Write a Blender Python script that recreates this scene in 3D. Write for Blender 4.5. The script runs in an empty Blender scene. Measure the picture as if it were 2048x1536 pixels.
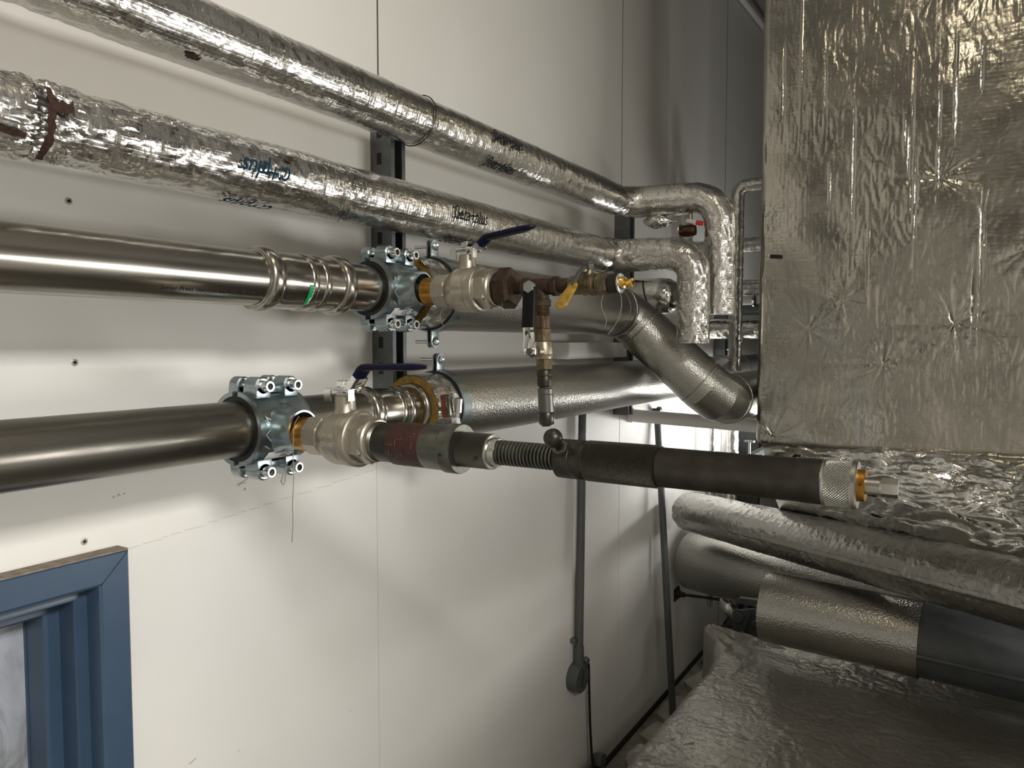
import bpy, bmesh, math, random
from mathutils import Vector, Matrix, noise
random.seed(7)
SC = bpy.context.scene
COL = SC.collection
V = Vector
PI = math.pi

# ------------------------------------------------------------------ camera
F_PX = 1500.0
PITCH = math.atan(83 / 1500)
YAW = math.atan(926 / 1500 * math.cos(PITCH))
CAM = V((0.0, -1.0, 1.385))
FW = V((math.cos(YAW) * math.cos(PITCH), math.sin(YAW) * math.cos(PITCH), -math.sin(PITCH)))
RT = V((math.sin(YAW), -math.cos(YAW), 0))
UP = RT.cross(FW)
cd = bpy.data.cameras.new('camera')
cd.sensor_width = 36.0
cd.lens = 36.0 * F_PX / 2048
cd.clip_start = 0.02
cam = bpy.data.objects.new('camera', cd)
COL.objects.link(cam)
cam.matrix_world = Matrix(((RT.x, UP.x, -FW.x, CAM.x), (RT.y, UP.y, -FW.y, CAM.y), (RT.z, UP.z, -FW.z, CAM.z), (0, 0, 0, 1)))
SC.camera = cam

# ------------------------------------------------------------------ world, exposure, lights
SC.view_settings.view_transform = 'Standard'
SC.view_settings.look = 'None'
SC.view_settings.exposure = 0.0
SC.view_settings.gamma = 1.0
SC.view_settings.use_curve_mapping = False
w = bpy.data.worlds.new('world')
SC.world = w
w.use_nodes = True
w.node_tree.nodes['Background'].inputs[0].default_value = (0.9, 0.95, 1.0, 1)
w.node_tree.nodes['Background'].inputs[1].default_value = 0.02


PA, PB, PC, PD = 50, 203, 15, 6


def area(name, loc, target, sx, sy, power, col):
    l = bpy.data.lights.new(name, 'AREA')
    l.shape = 'RECTANGLE'
    l.size, l.size_y = sx, sy
    l.energy = power
    l.color = col
    o = bpy.data.objects.new(name, l)
    COL.objects.link(o)
    o.location = loc
    o.rotation_euler = (V(target) - V(loc)).to_track_quat('-Z', 'Y').to_euler()
    return o


area('daylight_opening', (2.85, -3.3, 0.95), (1.6, 0, 1.0), 1.8, 0.5, PA, (1.0, 0.985, 0.955))
area('hanging_lamp', (-0.5, -3.0, 2.7), (-0.5, -2.98, 0), 1.2, 0.9, PB, (1.0, 0.975, 0.93))
area('ceiling_lamp', (0.3, -1.1, 3.0), (0.3, -1.0, 0), 1.0, 0.15, PD, (1.0, 0.86, 0.62))
area('lamp_behind_duct', (3.25, -0.47, 0.95), (3.05, -0.12, 1.62), 0.5, 0.15, PC, (1.0, 0.99, 0.97))

# ------------------------------------------------------------------ placement maths
def ray(x, y):
    return (FW * F_PX + RT * (x - 1024) + UP * (768 - y)).normalized()


def onX(x, y, X):
    d = ray(x, y)
    return CAM + d * ((X - CAM.x) / d.x)


def onY(x, y, Y):
    d = ray(x, y)
    return CAM + d * ((Y - CAM.y) / d.y)


def onZ(x, y, Z):
    d = ray(x, y)
    return CAM + d * ((Z - CAM.z) / d.z)


# ------------------------------------------------------------------ materials
MATS = {}


def nt(name):
    m = bpy.data.materials.new(name)
    m.use_nodes = True
    t = m.node_tree
    b = t.nodes['Principled BSDF']
    MATS[name] = m
    return m, t, b


def node(t, typ, **kw):
    n = t.nodes.new(typ)
    for k, v in kw.items():
        if k in n.inputs.keys():
            n.inputs[k].default_value = v
        else:
            setattr(n, k, v)
    return n


def coord(t, kind='Object', scale=(1, 1, 1)):
    c = t.nodes.new('ShaderNodeTexCoord')
    mp = t.nodes.new('ShaderNodeMapping')
    mp.inputs['Scale'].default_value = scale
    t.links.new(c.outputs[kind], mp.inputs['Vector'])
    return mp.outputs['Vector']


def ramp(t, src, stops):
    r = t.nodes.new('ShaderNodeValToRGB')
    el = r.color_ramp.elements
    while len(el) < len(stops):
        el.new(0.5)
    for e, (p, c) in zip(el, stops):
        e.position = p
        e.color = (c[0], c[1], c[2], 1)
    t.links.new(src, r.inputs[0])
    return r.outputs[0]


def math_(t, op, a, b=None):
    n = t.nodes.new('ShaderNodeMath')
    n.operation = op
    for i, x in enumerate((a, b)):
        if x is None:
            continue
        if isinstance(x, (int, float)):
            n.inputs[i].default_value = x
        else:
            t.links.new(x, n.inputs[i])
    return n.outputs[0]


def bump(t, b, h, strength, dist=0.01, prev=None):
    n = t.nodes.new('ShaderNodeBump')
    n.inputs['Strength'].default_value = strength
    n.inputs['Distance'].default_value = dist
    t.links.new(h, n.inputs['Height'])
    if prev is not None:
        t.links.new(prev, n.inputs['Normal'])
    t.links.new(n.outputs[0], b.inputs['Normal'])
    return n.outputs[0]


def simple(name, col, rough=0.5, metal=0.0, nscale=0, nstr=0.2, var=0.0, stretch=(1, 1, 1), spec=None):
    m, t, b = nt(name)
    b.inputs['Base Color'].default_value = (*col, 1)
    b.inputs['Roughness'].default_value = rough
    b.inputs['Metallic'].default_value = metal
    if spec is not None:
        b.inputs['Specular IOR Level'].default_value = spec
    if nscale:
        n = node(t, 'ShaderNodeTexNoise', Scale=nscale, Detail=5.0)
        t.links.new(coord(t, 'Object', stretch), n.inputs['Vector'])
        bump(t, b, n.outputs['Fac'], nstr, 0.002)
        if var:
            lo = tuple(max(0, c * (1 - var)) for c in col)
            hi = tuple(min(1, c * (1 + var)) for c in col)
            t.links.new(ramp(t, n.outputs['Fac'], [(0.3, lo), (0.7, hi)]), b.inputs['Base Color'])
    return m


def foil(name, base=(0.80, 0.79, 0.76), rough=0.24, grid=0.006, gridstr=0.25, crush=0.5, uvs=1.0):
    """reinforced aluminium foil: fine scrim grid, small creases, larger crumple"""
    m, t, b = nt(name)
    b.inputs['Metallic'].default_value = 1.0
    uv = coord(t, 'UV', (uvs, uvs, uvs))
    ob = coord(t, 'Object')
    nb = node(t, 'ShaderNodeTexNoise', Scale=9.0, Detail=4.0)
    t.links.new(ob, nb.inputs['Vector'])
    t.links.new(ramp(t, nb.outputs['Fac'], [(0.3, tuple(c * 0.9 for c in base)), (0.7, base)]), b.inputs['Base Color'])
    t.links.new(ramp(t, nb.outputs['Fac'], [(0.3, (rough * 0.75,) * 3), (0.7, (rough * 1.3,) * 3)]), b.inputs['Roughness'])
    # large soft crumple
    v = node(t, 'ShaderNodeTexVoronoi', Scale=38.0)
    v.feature = 'F1'
    nd = node(t, 'ShaderNodeTexNoise', Scale=30.0, Detail=3.0)
    t.links.new(ob, nd.inputs['Vector'])
    mx = t.nodes.new('ShaderNodeMixRGB')
    mx.inputs[0].default_value = 0.06
    t.links.new(ob, mx.inputs[1])
    t.links.new(nd.outputs['Color'], mx.inputs[2])
    t.links.new(mx.outputs[0], v.inputs['Vector'])
    n1 = bump(t, b, v.outputs['Distance'], 0.16 * crush, 0.012)
    # fine creases
    n2 = node(t, 'ShaderNodeTexNoise', Scale=140.0, Detail=4.0)
    n2.noise_type = 'RIDGED_MULTIFRACTAL'
    t.links.new(ob, n2.inputs['Vector'])
    n1 = bump(t, b, n2.outputs['Fac'], 0.22 * crush, 0.0015, n1)
    # scrim grid from uv (metres)
    sep = t.nodes.new('ShaderNodeSeparateXYZ')
    t.links.new(uv, sep.inputs[0])
    gs = []
    for ax in (0, 1):
        a = math_(t, 'MULTIPLY', sep.outputs[ax], PI / grid)
        a = math_(t, 'SINE', a)
        a = math_(t, 'ABSOLUTE', a)
        gs.append(math_(t, 'POWER', a, 0.3))
    g = math_(t, 'MULTIPLY', gs[0], gs[1])
    bump(t, b, g, gridstr, 0.0008, n1)
    return m


def emboss(name, base=(0.40, 0.39, 0.355), rough=0.33, scale=290, strength=0.22):
    m, t, b = nt(name)
    b.inputs['Metallic'].default_value = 1.0
    b.inputs['Base Color'].default_value = (*base, 1)
    b.inputs['Roughness'].default_value = rough
    v = node(t, 'ShaderNodeTexVoronoi', Scale=scale)
    v.feature = 'SMOOTH_F1'
    t.links.new(coord(t, 'Object'), v.inputs['Vector'])
    n = node(t, 'ShaderNodeTexNoise', Scale=14.0, Detail=2.0)
    t.links.new(coord(t, 'Object'), n.inputs['Vector'])
    p = bump(t, b, v.outputs['Distance'], strength, 0.0035)
    bump(t, b, n.outputs['Fac'], 0.06, 0.01, p)
    return m


def steel(name, base, rough, streak=1.0, stain=(0.8, 1.1)):
    """brushed along x"""
    m, t, b = nt(name)
    b.inputs['Metallic'].default_value = 1.0
    n = node(t, 'ShaderNodeTexNoise', Scale=1.0, Detail=6.0)
    t.links.new(coord(t, 'Object', (1.5, 110, 110)), n.inputs['Vector'])
    n2 = node(t, 'ShaderNodeTexNoise', Scale=7.0, Detail=6.0)
    t.links.new(coord(t, 'Object', (1, 4, 4)), n2.inputs['Vector'])
    f = math_(t, 'ADD', math_(t, 'MULTIPLY', n.outputs['Fac'], 0.4), math_(t, 'MULTIPLY', n2.outputs['Fac'], 0.6))
    t.links.new(ramp(t, f, [(0.35, tuple(c * stain[0] for c in base)), (0.65, tuple(c * stain[1] for c in base))]), b.inputs['Base Color'])
    t.links.new(ramp(t, f, [(0.3, (rough * 2.0,) * 3), (0.7, (rough * 0.9,) * 3)]), b.inputs['Roughness'])
    bump(t, b, n.outputs['Fac'], 0.05 * streak, 0.001)
    return m


def knurl(name, base, rough, pitch=0.0013, strength=0.8):
    m, t, b = nt(name)
    b.inputs['Metallic'].default_value = 1.0
    b.inputs['Base Color'].default_value = (*base, 1)
    b.inputs['Roughness'].default_value = rough
    uv = coord(t, 'UV')
    sep = t.nodes.new('ShaderNodeSeparateXYZ')
    t.links.new(uv, sep.inputs[0])
    k = PI / pitch
    s1 = math_(t, 'ABSOLUTE', math_(t, 'SINE', math_(t, 'MULTIPLY', math_(t, 'ADD', sep.outputs[0], sep.outputs[1]), k)))
    s2 = math_(t, 'ABSOLUTE', math_(t, 'SINE', math_(t, 'MULTIPLY', math_(t, 'SUBTRACT', sep.outputs[0], sep.outputs[1]), k)))
    bump(t, b, math_(t, 'MULTIPLY', s1, s2), strength, pitch * 1.0)
    return m


def wall_mat():
    m, t, b = nt('painted_board')
    b.inputs['Roughness'].default_value = 0.55
    ob = coord(t, 'Object')
    n = node(t, 'ShaderNodeTexNoise', Scale=3.0, Detail=6.0, Roughness=0.6)
    t.links.new(ob, n.inputs['Vector'])
    n2 = node(t, 'ShaderNodeTexNoise', Scale=60.0, Detail=3.0)
    t.links.new(ob, n2.inputs['Vector'])
    base = ramp(t, n.outputs['Fac'], [(0.3, (0.70, 0.685, 0.645)), (0.7, (0.74, 0.73, 0.70))])
    # small dark specks
    v = node(t, 'ShaderNodeTexVoronoi', Scale=9.0)
    t.links.new(ob, v.inputs['Vector'])
    sp = math_(t, 'LESS_THAN', v.outputs['Distance'], 0.022)
    mix = t.nodes.new('ShaderNodeMixRGB')
    t.links.new(math_(t, 'MULTIPLY', sp, 0.5), mix.inputs[0])
    t.links.new(base, mix.inputs[1])
    mix.inputs[2].default_value = (0.25, 0.23, 0.2, 1)
    t.links.new(mix.outputs[0], b.inputs['Base Color'])
    p = bump(t, b, n2.outputs['Fac'], 0.04, 0.003)
    bump(t, b, n.outputs['Fac'], 0.12, 0.02, p)
    return m


wall_m = wall_mat()
foil_pipe = foil('foil_pipe_wrap', base=(0.68, 0.665, 0.63), rough=0.22, crush=0.9, grid=0.0065, gridstr=0.24)
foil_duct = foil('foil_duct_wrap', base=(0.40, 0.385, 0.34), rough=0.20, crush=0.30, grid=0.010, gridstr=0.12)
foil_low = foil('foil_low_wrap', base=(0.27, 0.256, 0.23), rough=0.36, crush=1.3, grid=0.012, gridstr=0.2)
foil_mid = foil('foil_crossing_wrap', base=(0.39, 0.378, 0.35), rough=0.25, crush=1.1, grid=0.009, gridstr=0.25)
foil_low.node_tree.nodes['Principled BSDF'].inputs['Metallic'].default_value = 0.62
foil_crush = foil('foil_crumpled', base=(0.78, 0.77, 0.74), rough=0.17, crush=0.5, grid=0.02, gridstr=0.05)
emb_m = emboss('embossed_jacket')
emb_l = emboss('embossed_jacket_light', base=(0.40, 0.39, 0.36), rough=0.30, strength=0.34, scale=220)
ss_up = steel('stainless_tube', (0.40, 0.375, 0.33), 0.16, 1.0)
ss_lo = steel('stainless_tube_worn', (0.25, 0.235, 0.205), 0.22, 1.6, (0.65, 1.2))
ss_fit = steel('stainless_fitting', (0.42, 0.395, 0.35), 0.15, 0.6)
zinc = simple('zinc_plated', (0.33, 0.385, 0.40), 0.32, 1.0, 60, 0.12, 0.10)
zinc_b = simple('zinc_bolt', (0.68, 0.70, 0.70), 0.22, 1.0)
galv = simple('galvanised_strut', (0.15, 0.16, 0.165), 0.45, 0.8, 40, 0.1, 0.12)
nickel = simple('nickel_brass', (0.40, 0.365, 0.30), 0.38, 0.85, 300, 0.12, 0.06)
chrome = simple('chrome', (0.78, 0.78, 0.76), 0.10, 1.0)
brass = simple('amber_brass', (0.38, 0.19, 0.035), 0.28, 0.9, 90, 0.1, 0.2)
gold = simple('bright_brass', (0.85, 0.56, 0.15), 0.2, 1.0)
rust = simple('rusted_iron', (0.045, 0.027, 0.016), 0.65, 0.5, 120, 0.5, 0.5)
oldbrass = simple('dull_brass', (0.15, 0.12, 0.07), 0.42, 0.85, 120, 0.3, 0.35)
dark_st = simple('blackened_steel', (0.055, 0.050, 0.042), 0.38, 0.85, 60, 0.12, 0.25)
grey_st = simple('turned_steel', (0.13, 0.13, 0.11), 0.35, 0.9, 80, 0.1, 0.2)
pale_st = simple('bright_turned_steel', (0.48, 0.48, 0.43), 0.28, 1.0)
red_wrap = simple('dark_red_tape', (0.04, 0.0105, 0.007), 0.6, 0.0, 160, 0.4, 0.45)
knurl_d = knurl('knurled_dark', (0.07, 0.063, 0.050), 0.30, 0.0022, 1.0)
knurl_g = knurl('knurled_grey', (0.10, 0.097, 0.075), 0.36, 0.0016, 1.0)
knurl_s = knurl('knurled_silver', (0.55, 0.55, 0.49), 0.24, 0.0027, 0.7)
blue_v = simple('blue_vinyl', (0.0025, 0.003, 0.018), 0.42, spec=0.2)
yel_v = simple('worn_yellow_vinyl', (0.29, 0.17, 0.012), 0.45, 0, 120, 0.2, 0.45)
black_v = simple('black_vinyl', (0.004, 0.004, 0.0045), 0.4, spec=0.2)
black_r = simple('black_rubber', (0.006, 0.006, 0.006), 0.6)
red_pl = simple('red_plastic', (0.55, 0.03, 0.025), 0.4)
maroon = simple('maroon_paddle', (0.13, 0.025, 0.012), 0.45)
green_l = simple('green_label', (0.0, 0.30, 0.07), 0.35)
white_l = simple('white_label', (0.62, 0.62, 0.60), 0.5)
white_ink = simple('white_ink', (0.85, 0.85, 0.82), 0.5)
ink = simple('black_ink', (0.012, 0.014, 0.016), 0.8, spec=0.05)
ink_b = simple('navy_ink', (0.012, 0.035, 0.06), 0.8, spec=0.05)
ink_f = simple('faded_ink', (0.03, 0.027, 0.022), 0.7, spec=0.1)
torn = simple('exposed_brown_insulation', (0.03, 0.011, 0.006), 0.9, 0, 200, 0.6, 0.5)
pu = simple('yellow_foam', (0.16, 0.095, 0.012), 0.85, 0, 250, 0.5, 0.3)
blue_p = simple('blue_gloss_paint', (0.038, 0.069, 0.118), 0.33, 0, 30, 0.08, 0.06)
rawwood = simple('raw_wood', (0.20, 0.165, 0.125), 0.8, 0, 90, 0.4, 0.3)
pvc = simple('white_plastic', (0.78, 0.77, 0.74), 0.35)
grey_pl = simple('grey_conduit', (0.085, 0.092, 0.092), 0.45, 0.1, 40, 0.05, 0.08)
grey_pt = simple('grey_paint', (0.06, 0.066, 0.07), 0.42, 0.0, 30, 0.08, 0.15)
floor_m = simple('concrete_floor', (0.24, 0.225, 0.20), 0.85, 0, 18, 0.4, 0.35)
tile_m = simple('dusty_slab', (0.40, 0.385, 0.34), 0.85, 0, 25, 0.3, 0.25)
ceil_m = simple('ceiling_grey', (0.32, 0.31, 0.30), 0.8, 0, 10, 0.1, 0.1)
room_m = simple('room_wall', (0.36, 0.345, 0.32), 0.8, 0, 4, 0.1, 0.25)
mark_m = simple('pencil', (0.33, 0.315, 0.285), 0.8)
seam_m = simple('open_panel_gap', (0.10, 0.095, 0.085), 0.9)
hemp = simple('hemp_fibre', (0.26, 0.23, 0.18), 0.8)
cable_m = simple('black_cable', (0.012, 0.010, 0.008), 0.5)
cup_m = simple('cloudy_plastic', (0.55, 0.53, 0.52), 0.25, 0, 30, 0.2, 0.2)
dark_m = simple('dark_recess_box', (0.03, 0.032, 0.033), 0.6)


def glass_mat():
    m, t, b = nt('dusty_whited_glass')
    b.inputs['Roughness'].default_value = 0.22
    n = node(t, 'ShaderNodeTexNoise', Scale=9.0, Detail=8.0, Roughness=0.65, Distortion=1.2)
    t.links.new(coord(t, 'Object', (1.6, 1, 1)), n.inputs['Vector'])
    t.links.new(ramp(t, n.outputs['Fac'], [(0.38, (0.20, 0.205, 0.215)), (0.5, (0.32, 0.345, 0.385)), (0.7, (0.39, 0.415, 0.47))]), b.inputs['Base Color'])
    return m


glass_m = glass_mat()


# ------------------------------------------------------------------ object helpers
def world_loc(o):
    v = V((0, 0, 0))
    while o is not None:
        v += o.location
        o = o.parent
    return v


def meta(o, label=None, cat=None, group=None, kind=None):
    if label:
        o['label'] = label
    if cat:
        o['category'] = cat
    if group:
        o['group'] = group
    if kind:
        o['kind'] = kind
    return o


def thing(name, loc, label, cat, group=None):
    o = bpy.data.objects.new(name, None)
    o.empty_display_size = 0.05
    COL.objects.link(o)
    o.location = loc
    return meta(o, label, cat, group)


class MB:
    def __init__(s):
        s.v, s.f, s.uv = [], [], []

    def add(s, vs, fs, uvs=None):
        n = len(s.v)
        s.v += [V(v) for v in vs]
        for i, f in enumerate(fs):
            s.f.append([n + k for k in f])
            s.uv.append(uvs[i] if uvs else [(0, 0)] * len(f))
        return s

    def grid(s, rows, uvf, closed=False):
        nr, nc = len(rows), len(rows[0])
        fs, us = [], []
        for i in range(nr - 1):
            for j in range(nc if closed else nc - 1):
                k = (j + 1) % nc
                fs.append([i * nc + j, i * nc + k, (i + 1) * nc + k, (i + 1) * nc + j])
                us.append([uvf(i, j), uvf(i, j + 1), uvf(i + 1, j + 1), uvf(i + 1, j)])
        return s.add([p for r in rows for p in r], fs, us)

    def box(s, c, size, rot=None, bev=0.0):
        hx, hy, hz = (x / 2 for x in size)
        if bev <= 0:
            vs = [V((sx * hx, sy * hy, sz * hz)) for sx in (-1, 1) for sy in (-1, 1) for sz in (-1, 1)]
            fs = [[0, 1, 3, 2], [4, 6, 7, 5], [0, 4, 5, 1], [2, 3, 7, 6], [0, 2, 6, 4], [1, 5, 7, 3]]
        else:
            bm = bmesh.new()
            bmesh.ops.create_cube(bm, size=1)
            bmesh.ops.scale(bm, vec=size, verts=bm.verts)
            bmesh.ops.bevel(bm, geom=bm.edges[:], offset=bev, segments=2, affect='EDGES', profile=0.6)
            bm.verts.index_update()
            vs = [v.co.copy() for v in bm.verts]
            fs = [[v.index for v in f.verts] for f in bm.faces]
            bm.free()
        if rot is not None:
            vs = [rot @ v for v in vs]
        c = V(c)
        return s.add([v + c for v in vs], fs)

    def sweep(s, path, radius, seg=24, ref=(0, 0, 1), caps=True, disp=None, fn=None, s0=0.0):
        """tube along path; radius: number or list; disp(s,theta,p)->dr; fn(theta)->radius factor"""
        path = [V(p) for p in path]
        n = len(path)
        rad = radius if isinstance(radius, (list, tuple)) else [radius] * n
        tang = []
        for i in range(n):
            a, b = path[max(i - 1, 0)], path[min(i + 1, n - 1)]
            k1, k2 = i, i
            while (b - a).length < 1e-9 and (k1 > 0 or k2 < n - 1):
                k1, k2 = max(k1 - 1, 0), min(k2 + 1, n - 1)
                a, b = path[k1], path[k2]
            tang.append((b - a).normalized())
        u = V(ref) - tang[0] * V(ref).dot(tang[0])
        u.normalize()
        rows, ss, acc = [], [], s0
        for i in range(n):
            if i:
                acc += (path[i] - path[i - 1]).length
                u = u - tang[i] * u.dot(tang[i])
                u.normalize()
            ss.append(acc)
            w_ = tang[i].cross(u)
            row = []
            for j in range(seg):
                th = 2 * PI * j / seg
                d = u * math.cos(th) + w_ * math.sin(th)
                r = rad[i] * (fn(th) if fn else 1.0)
                if disp:
                    r += disp(acc, th, path[i] + d * r)
                row.append(path[i] + d * r)
            rows.append(row)
        rm = sum(rad) / n
        s.grid(rows, lambda i, j: (ss[i], 2 * PI * rm * j / seg), True)
        if caps:
            s.add(rows[0], [list(range(seg))[::-1]])
            s.add(rows[-1], [list(range(seg))])
        return s

    def lathe(s, o, d, prof, seg=40, ref=(0, 0, 1), caps=True, fn=None):
        o, d = V(o), V(d).normalized()
        pr = []
        for k, (a, r) in enumerate(prof):
            pr.append((a, r))
        path = [o + d * a for a, r in pr]
        u = V(ref) - d * V(ref).dot(d)
        if u.length < 1e-6:
            u = V((1, 0, 0)) - d * d.x
        u.normalize()
        w_ = d.cross(u)
        rows, ss, acc = [], [], 0
        for i, (a, r) in enumerate(pr):
            if i:
                acc += math.hypot(a - pr[i - 1][0], r - pr[i - 1][1])
            ss.append(acc)
            rows.append([path[i] + (u * math.cos(2 * PI * j / seg) + w_ * math.sin(2 * PI * j / seg)) * (r * (fn(2 * PI * j / seg) if fn else 1)) for j in range(seg)])
        rm = max(r for a, r in pr)
        s.grid(rows, lambda i, j: (ss[i], 2 * PI * rm * j / seg), True)
        if caps:
            s.add(rows[0], [list(range(seg))[::-1]])
            s.add(rows[-1], [list(range(seg))])
        return s

    def cyl(s, a, b, r, seg=24, r2=None, bev=0.0, ref=(0, 0, 1)):
        a, b = V(a), V(b)
        L = (b - a).length
        r2 = r if r2 is None else r2
        if bev:
            prof = [(0, r - bev), (bev, r), (L - bev, r2), (L, r2 - bev)]
        else:
            prof = [(0, r), (L, r2)]
        return s.lathe(a, b - a, prof, seg, ref)

    def prism(s, pts, depth_vec):
        """pts: planar polygon (list of 3d); extruded by depth_vec"""
        n = len(pts)
        pts = [V(p) for p in pts]
        d = V(depth_vec)
        fs = [list(range(n))[::-1], [n + i for i in range(n)]]
        for i in range(n):
            k = (i + 1) % n
            fs.append([i, k, n + k, n + i])
        return s.add(pts + [p + d for p in pts], fs)

    def build(s, name, m, parent=None, label=None, smooth=35):
        base = world_loc(parent) if parent is not None else V((0, 0, 0))
        me = bpy.data.meshes.new(name)
        me.from_pydata([v - base for v in s.v], [], s.f)
        ul = me.uv_layers.new(name='UVMap')
        flat = [c for fu in s.uv for uv in fu for c in uv]
        ul.data.foreach_set('uv', flat)
        bm = bmesh.new()
        bm.from_mesh(me)
        bmesh.ops.remove_doubles(bm, verts=bm.verts, dist=1e-6)
        bmesh.ops.recalc_face_normals(bm, faces=bm.faces)
        bm.to_mesh(me)
        bm.free()
        if smooth:
            me.polygons.foreach_set('use_smooth', [True] * len(me.polygons))
            me.set_sharp_from_angle(angle=math.radians(smooth))
        me.materials.append(m if not isinstance(m, str) else MATS[m])
        o = bpy.data.objects.new(name, me)
        COL.objects.link(o)
        o.parent = parent
        if label:
            o['label'] = label
        return o


def root_at(o, loc):
    """move a single-mesh thing's origin to loc"""
    loc = V(loc)
    o.data.transform(Matrix.Translation(-loc))
    o.location = loc
    return o


def hexf(th):
    a = (th + PI / 6) % (PI / 3) - PI / 6
    return math.cos(PI / 6) / math.cos(a)


def octf(th):
    a = (th + PI / 8) % (PI / 4) - PI / 8
    return math.cos(PI / 8) / math.cos(a)


def lin(a, b, n):
    return [V(a).lerp(V(b), i / (n - 1)) for i in range(n)]


def bend(pts, radius, n=14, step=0.0):
    """polyline with filleted corners; step: resample straight parts"""
    pts = [V(p) for p in pts]
    out = [pts[0]]
    for i in range(1, len(pts) - 1):
        a, b, c = pts[i - 1], pts[i], pts[i + 1]
        d1, d2 = (a - b).normalized(), (c - b).normalized()
        ang = d1.angle(d2)
        t = radius / math.tan(ang / 2)
        p1, p2 = b + d1 * t, b + d2 * t
        cen = b + (d1 + d2).normalized() * (radius / math.sin(ang / 2))
        r1, r2 = p1 - cen, p2 - cen
        tot = r1.angle(r2)
        for k in range(n + 1):
            f = k / n
            out.append(cen + (r1 * math.sin((1 - f) * tot) + r2 * math.sin(f * tot)) / math.sin(tot))
    out.append(pts[-1])
    if step:
        res = [out[0]]
        for a, b in zip(out, out[1:]):
            L = (b - a).length
            m = max(1, int(L / step))
            for k in range(1, m + 1):
                res.append(a.lerp(b, k / m))
        out = res
    return out


def tube(path, r, m, name, parent=None, seg=8):
    return MB().sweep(path, r, seg, ref=(0.31, 0.2, 0.93)).build(name, m, parent)


# ---- text, flat outline meshes
def text_geo(body, size, shear=0.0, xs=1.0, bold=0.0):
    c = bpy.data.curves.new('t', 'FONT')
    c.body = body
    c.size = size
    c.shear = shear
    c.align_x = 'CENTER'
    c.align_y = 'CENTER'
    c.offset = bold
    c.resolution_u = 4
    o = bpy.data.objects.new('t', c)
    COL.objects.link(o)
    dg = bpy.context.evaluated_depsgraph_get()
    me = bpy.data.meshes.new_from_object(o.evaluated_get(dg))
    bm = bmesh.new()
    bm.from_mesh(me)
    bmesh.ops.remove_doubles(bm, verts=bm.verts, dist=1e-6)
    long_e = [e for e in bm.edges if e.calc_length() > size * 0.3]
    if long_e:
        bmesh.ops.subdivide_edges(bm, edges=long_e, cuts=2)
    bmesh.ops.triangulate(bm, faces=bm.faces)
    bm.verts.index_update()
    vs = [(v.co.x * xs, v.co.y) for v in bm.verts]
    fs = [[v.index for v in f.verts] for f in bm.faces]
    bm.free()
    bpy.data.objects.remove(o)
    bpy.data.curves.remove(c)
    bpy.data.meshes.remove(me)
    return vs, fs


def on_pipe(g, Y, Z, R, X0, phi, turn=0.0):
    """wrap flat geometry on a pipe along +X; phi in degrees up from the side facing -Y"""
    vs, fs = g
    ct, st = math.cos(turn), math.sin(turn)
    out = []
    for x, y in vs:
        a, b = x * ct - y * st, x * st + y * ct
        p = math.radians(phi) + b / R
        out.append(V((X0 + a, Y - R * math.cos(p), Z + R * math.sin(p))))
    m = MB()
    m.add(out, fs)
    return m


def rect_geo(wd, ht, nx=6, ny=8):
    vs = [(-wd / 2 + wd * i / nx, -ht / 2 + ht * j / ny) for j in range(ny + 1) for i in range(nx + 1)]
    fs = [[j * (nx + 1) + i, j * (nx + 1) + i + 1, (j + 1) * (nx + 1) + i + 1, (j + 1) * (nx + 1) + i] for j in range(ny) for i in range(nx)]
    return vs, fs


def stroke_geo(lines, wd):
    vs, fs = [], []
    for ln in lines:
        dense = []
        for (x0, y0), (x1, y1) in zip(ln, ln[1:]):
            k = max(1, int(math.hypot(x1 - x0, y1 - y0) / 0.004))
            dense += [(x0 + (x1 - x0) * i / k, y0 + (y1 - y0) * i / k) for i in range(k)]
        dense.append(ln[-1])
        n0 = len(vs)
        for i, (x, y) in enumerate(dense):
            a, b = dense[max(i - 1, 0)], dense[min(i + 1, len(dense) - 1)]
            L = math.hypot(b[0] - a[0], b[1] - a[1]) or 1
            nx, ny = -(b[1] - a[1]) / L * wd / 2, (b[0] - a[0]) / L * wd / 2
            vs += [(x + nx, y + ny), (x - nx, y - ny)]
        for i in range(len(dense) - 1):
            fs.append([n0 + 2 * i, n0 + 2 * i + 1, n0 + 2 * i + 3, n0 + 2 * i + 2])
    return vs, fs


def diamond(sz):
    s = sz / 2
    k = s * 0.6
    return stroke_geo([[(0, s), (k, 0), (0, -s), (-k, 0), (0, s)], [(-k * .5, .0015), (k * .5, .0015)], [(-k * .5, -.002), (k * .5, -.002)], [(-k * .3, .005), (k * .3, .005)]], 0.0009)


def jag(w_, h, n=9, seed=1):
    r = random.Random(seed)
    top = [(-w_ / 2 + w_ * i / n, h / 2 * (0.4 + 0.7 * r.random())) for i in range(n + 1)]
    bot = [(-w_ / 2 + w_ * i / n, -h / 2 * (0.4 + 0.7 * r.random())) for i in range(n + 1)]
    vs = []
    for t_, b_ in zip(top, bot):
        vs += [t_, ((t_[0] + b_[0]) / 2, (t_[1] + b_[1]) / 2), b_]
    fs = []
    for i in range(n):
        for k in (0, 1):
            fs.append([3 * i + k, 3 * i + 3 + k, 3 * i + 4 + k, 3 * i + 1 + k])
    return vs, fs


# ---- foil wrinkling
def wrinkle(p, amp, sc=1.0):
    q = p * 30 * sc
    a = noise.noise(q) + 0.5 * noise.noise(q * 2.3 + V((5, 2, 1)))
    d, _ = noise.voronoi(q * 1.1 + V((noise.noise(q), noise.noise(q + V((9, 9, 9))), noise.noise(q + V((3, 7, 1))))) * 0.5)
    ridge = min(d[1] - d[0], 0.35) / 0.35
    return amp * (-0.6 + 0.35 * a - 0.55 * (1 - ridge))


# ================================================================== THE SETTING
H_CEIL = 3.1
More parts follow.
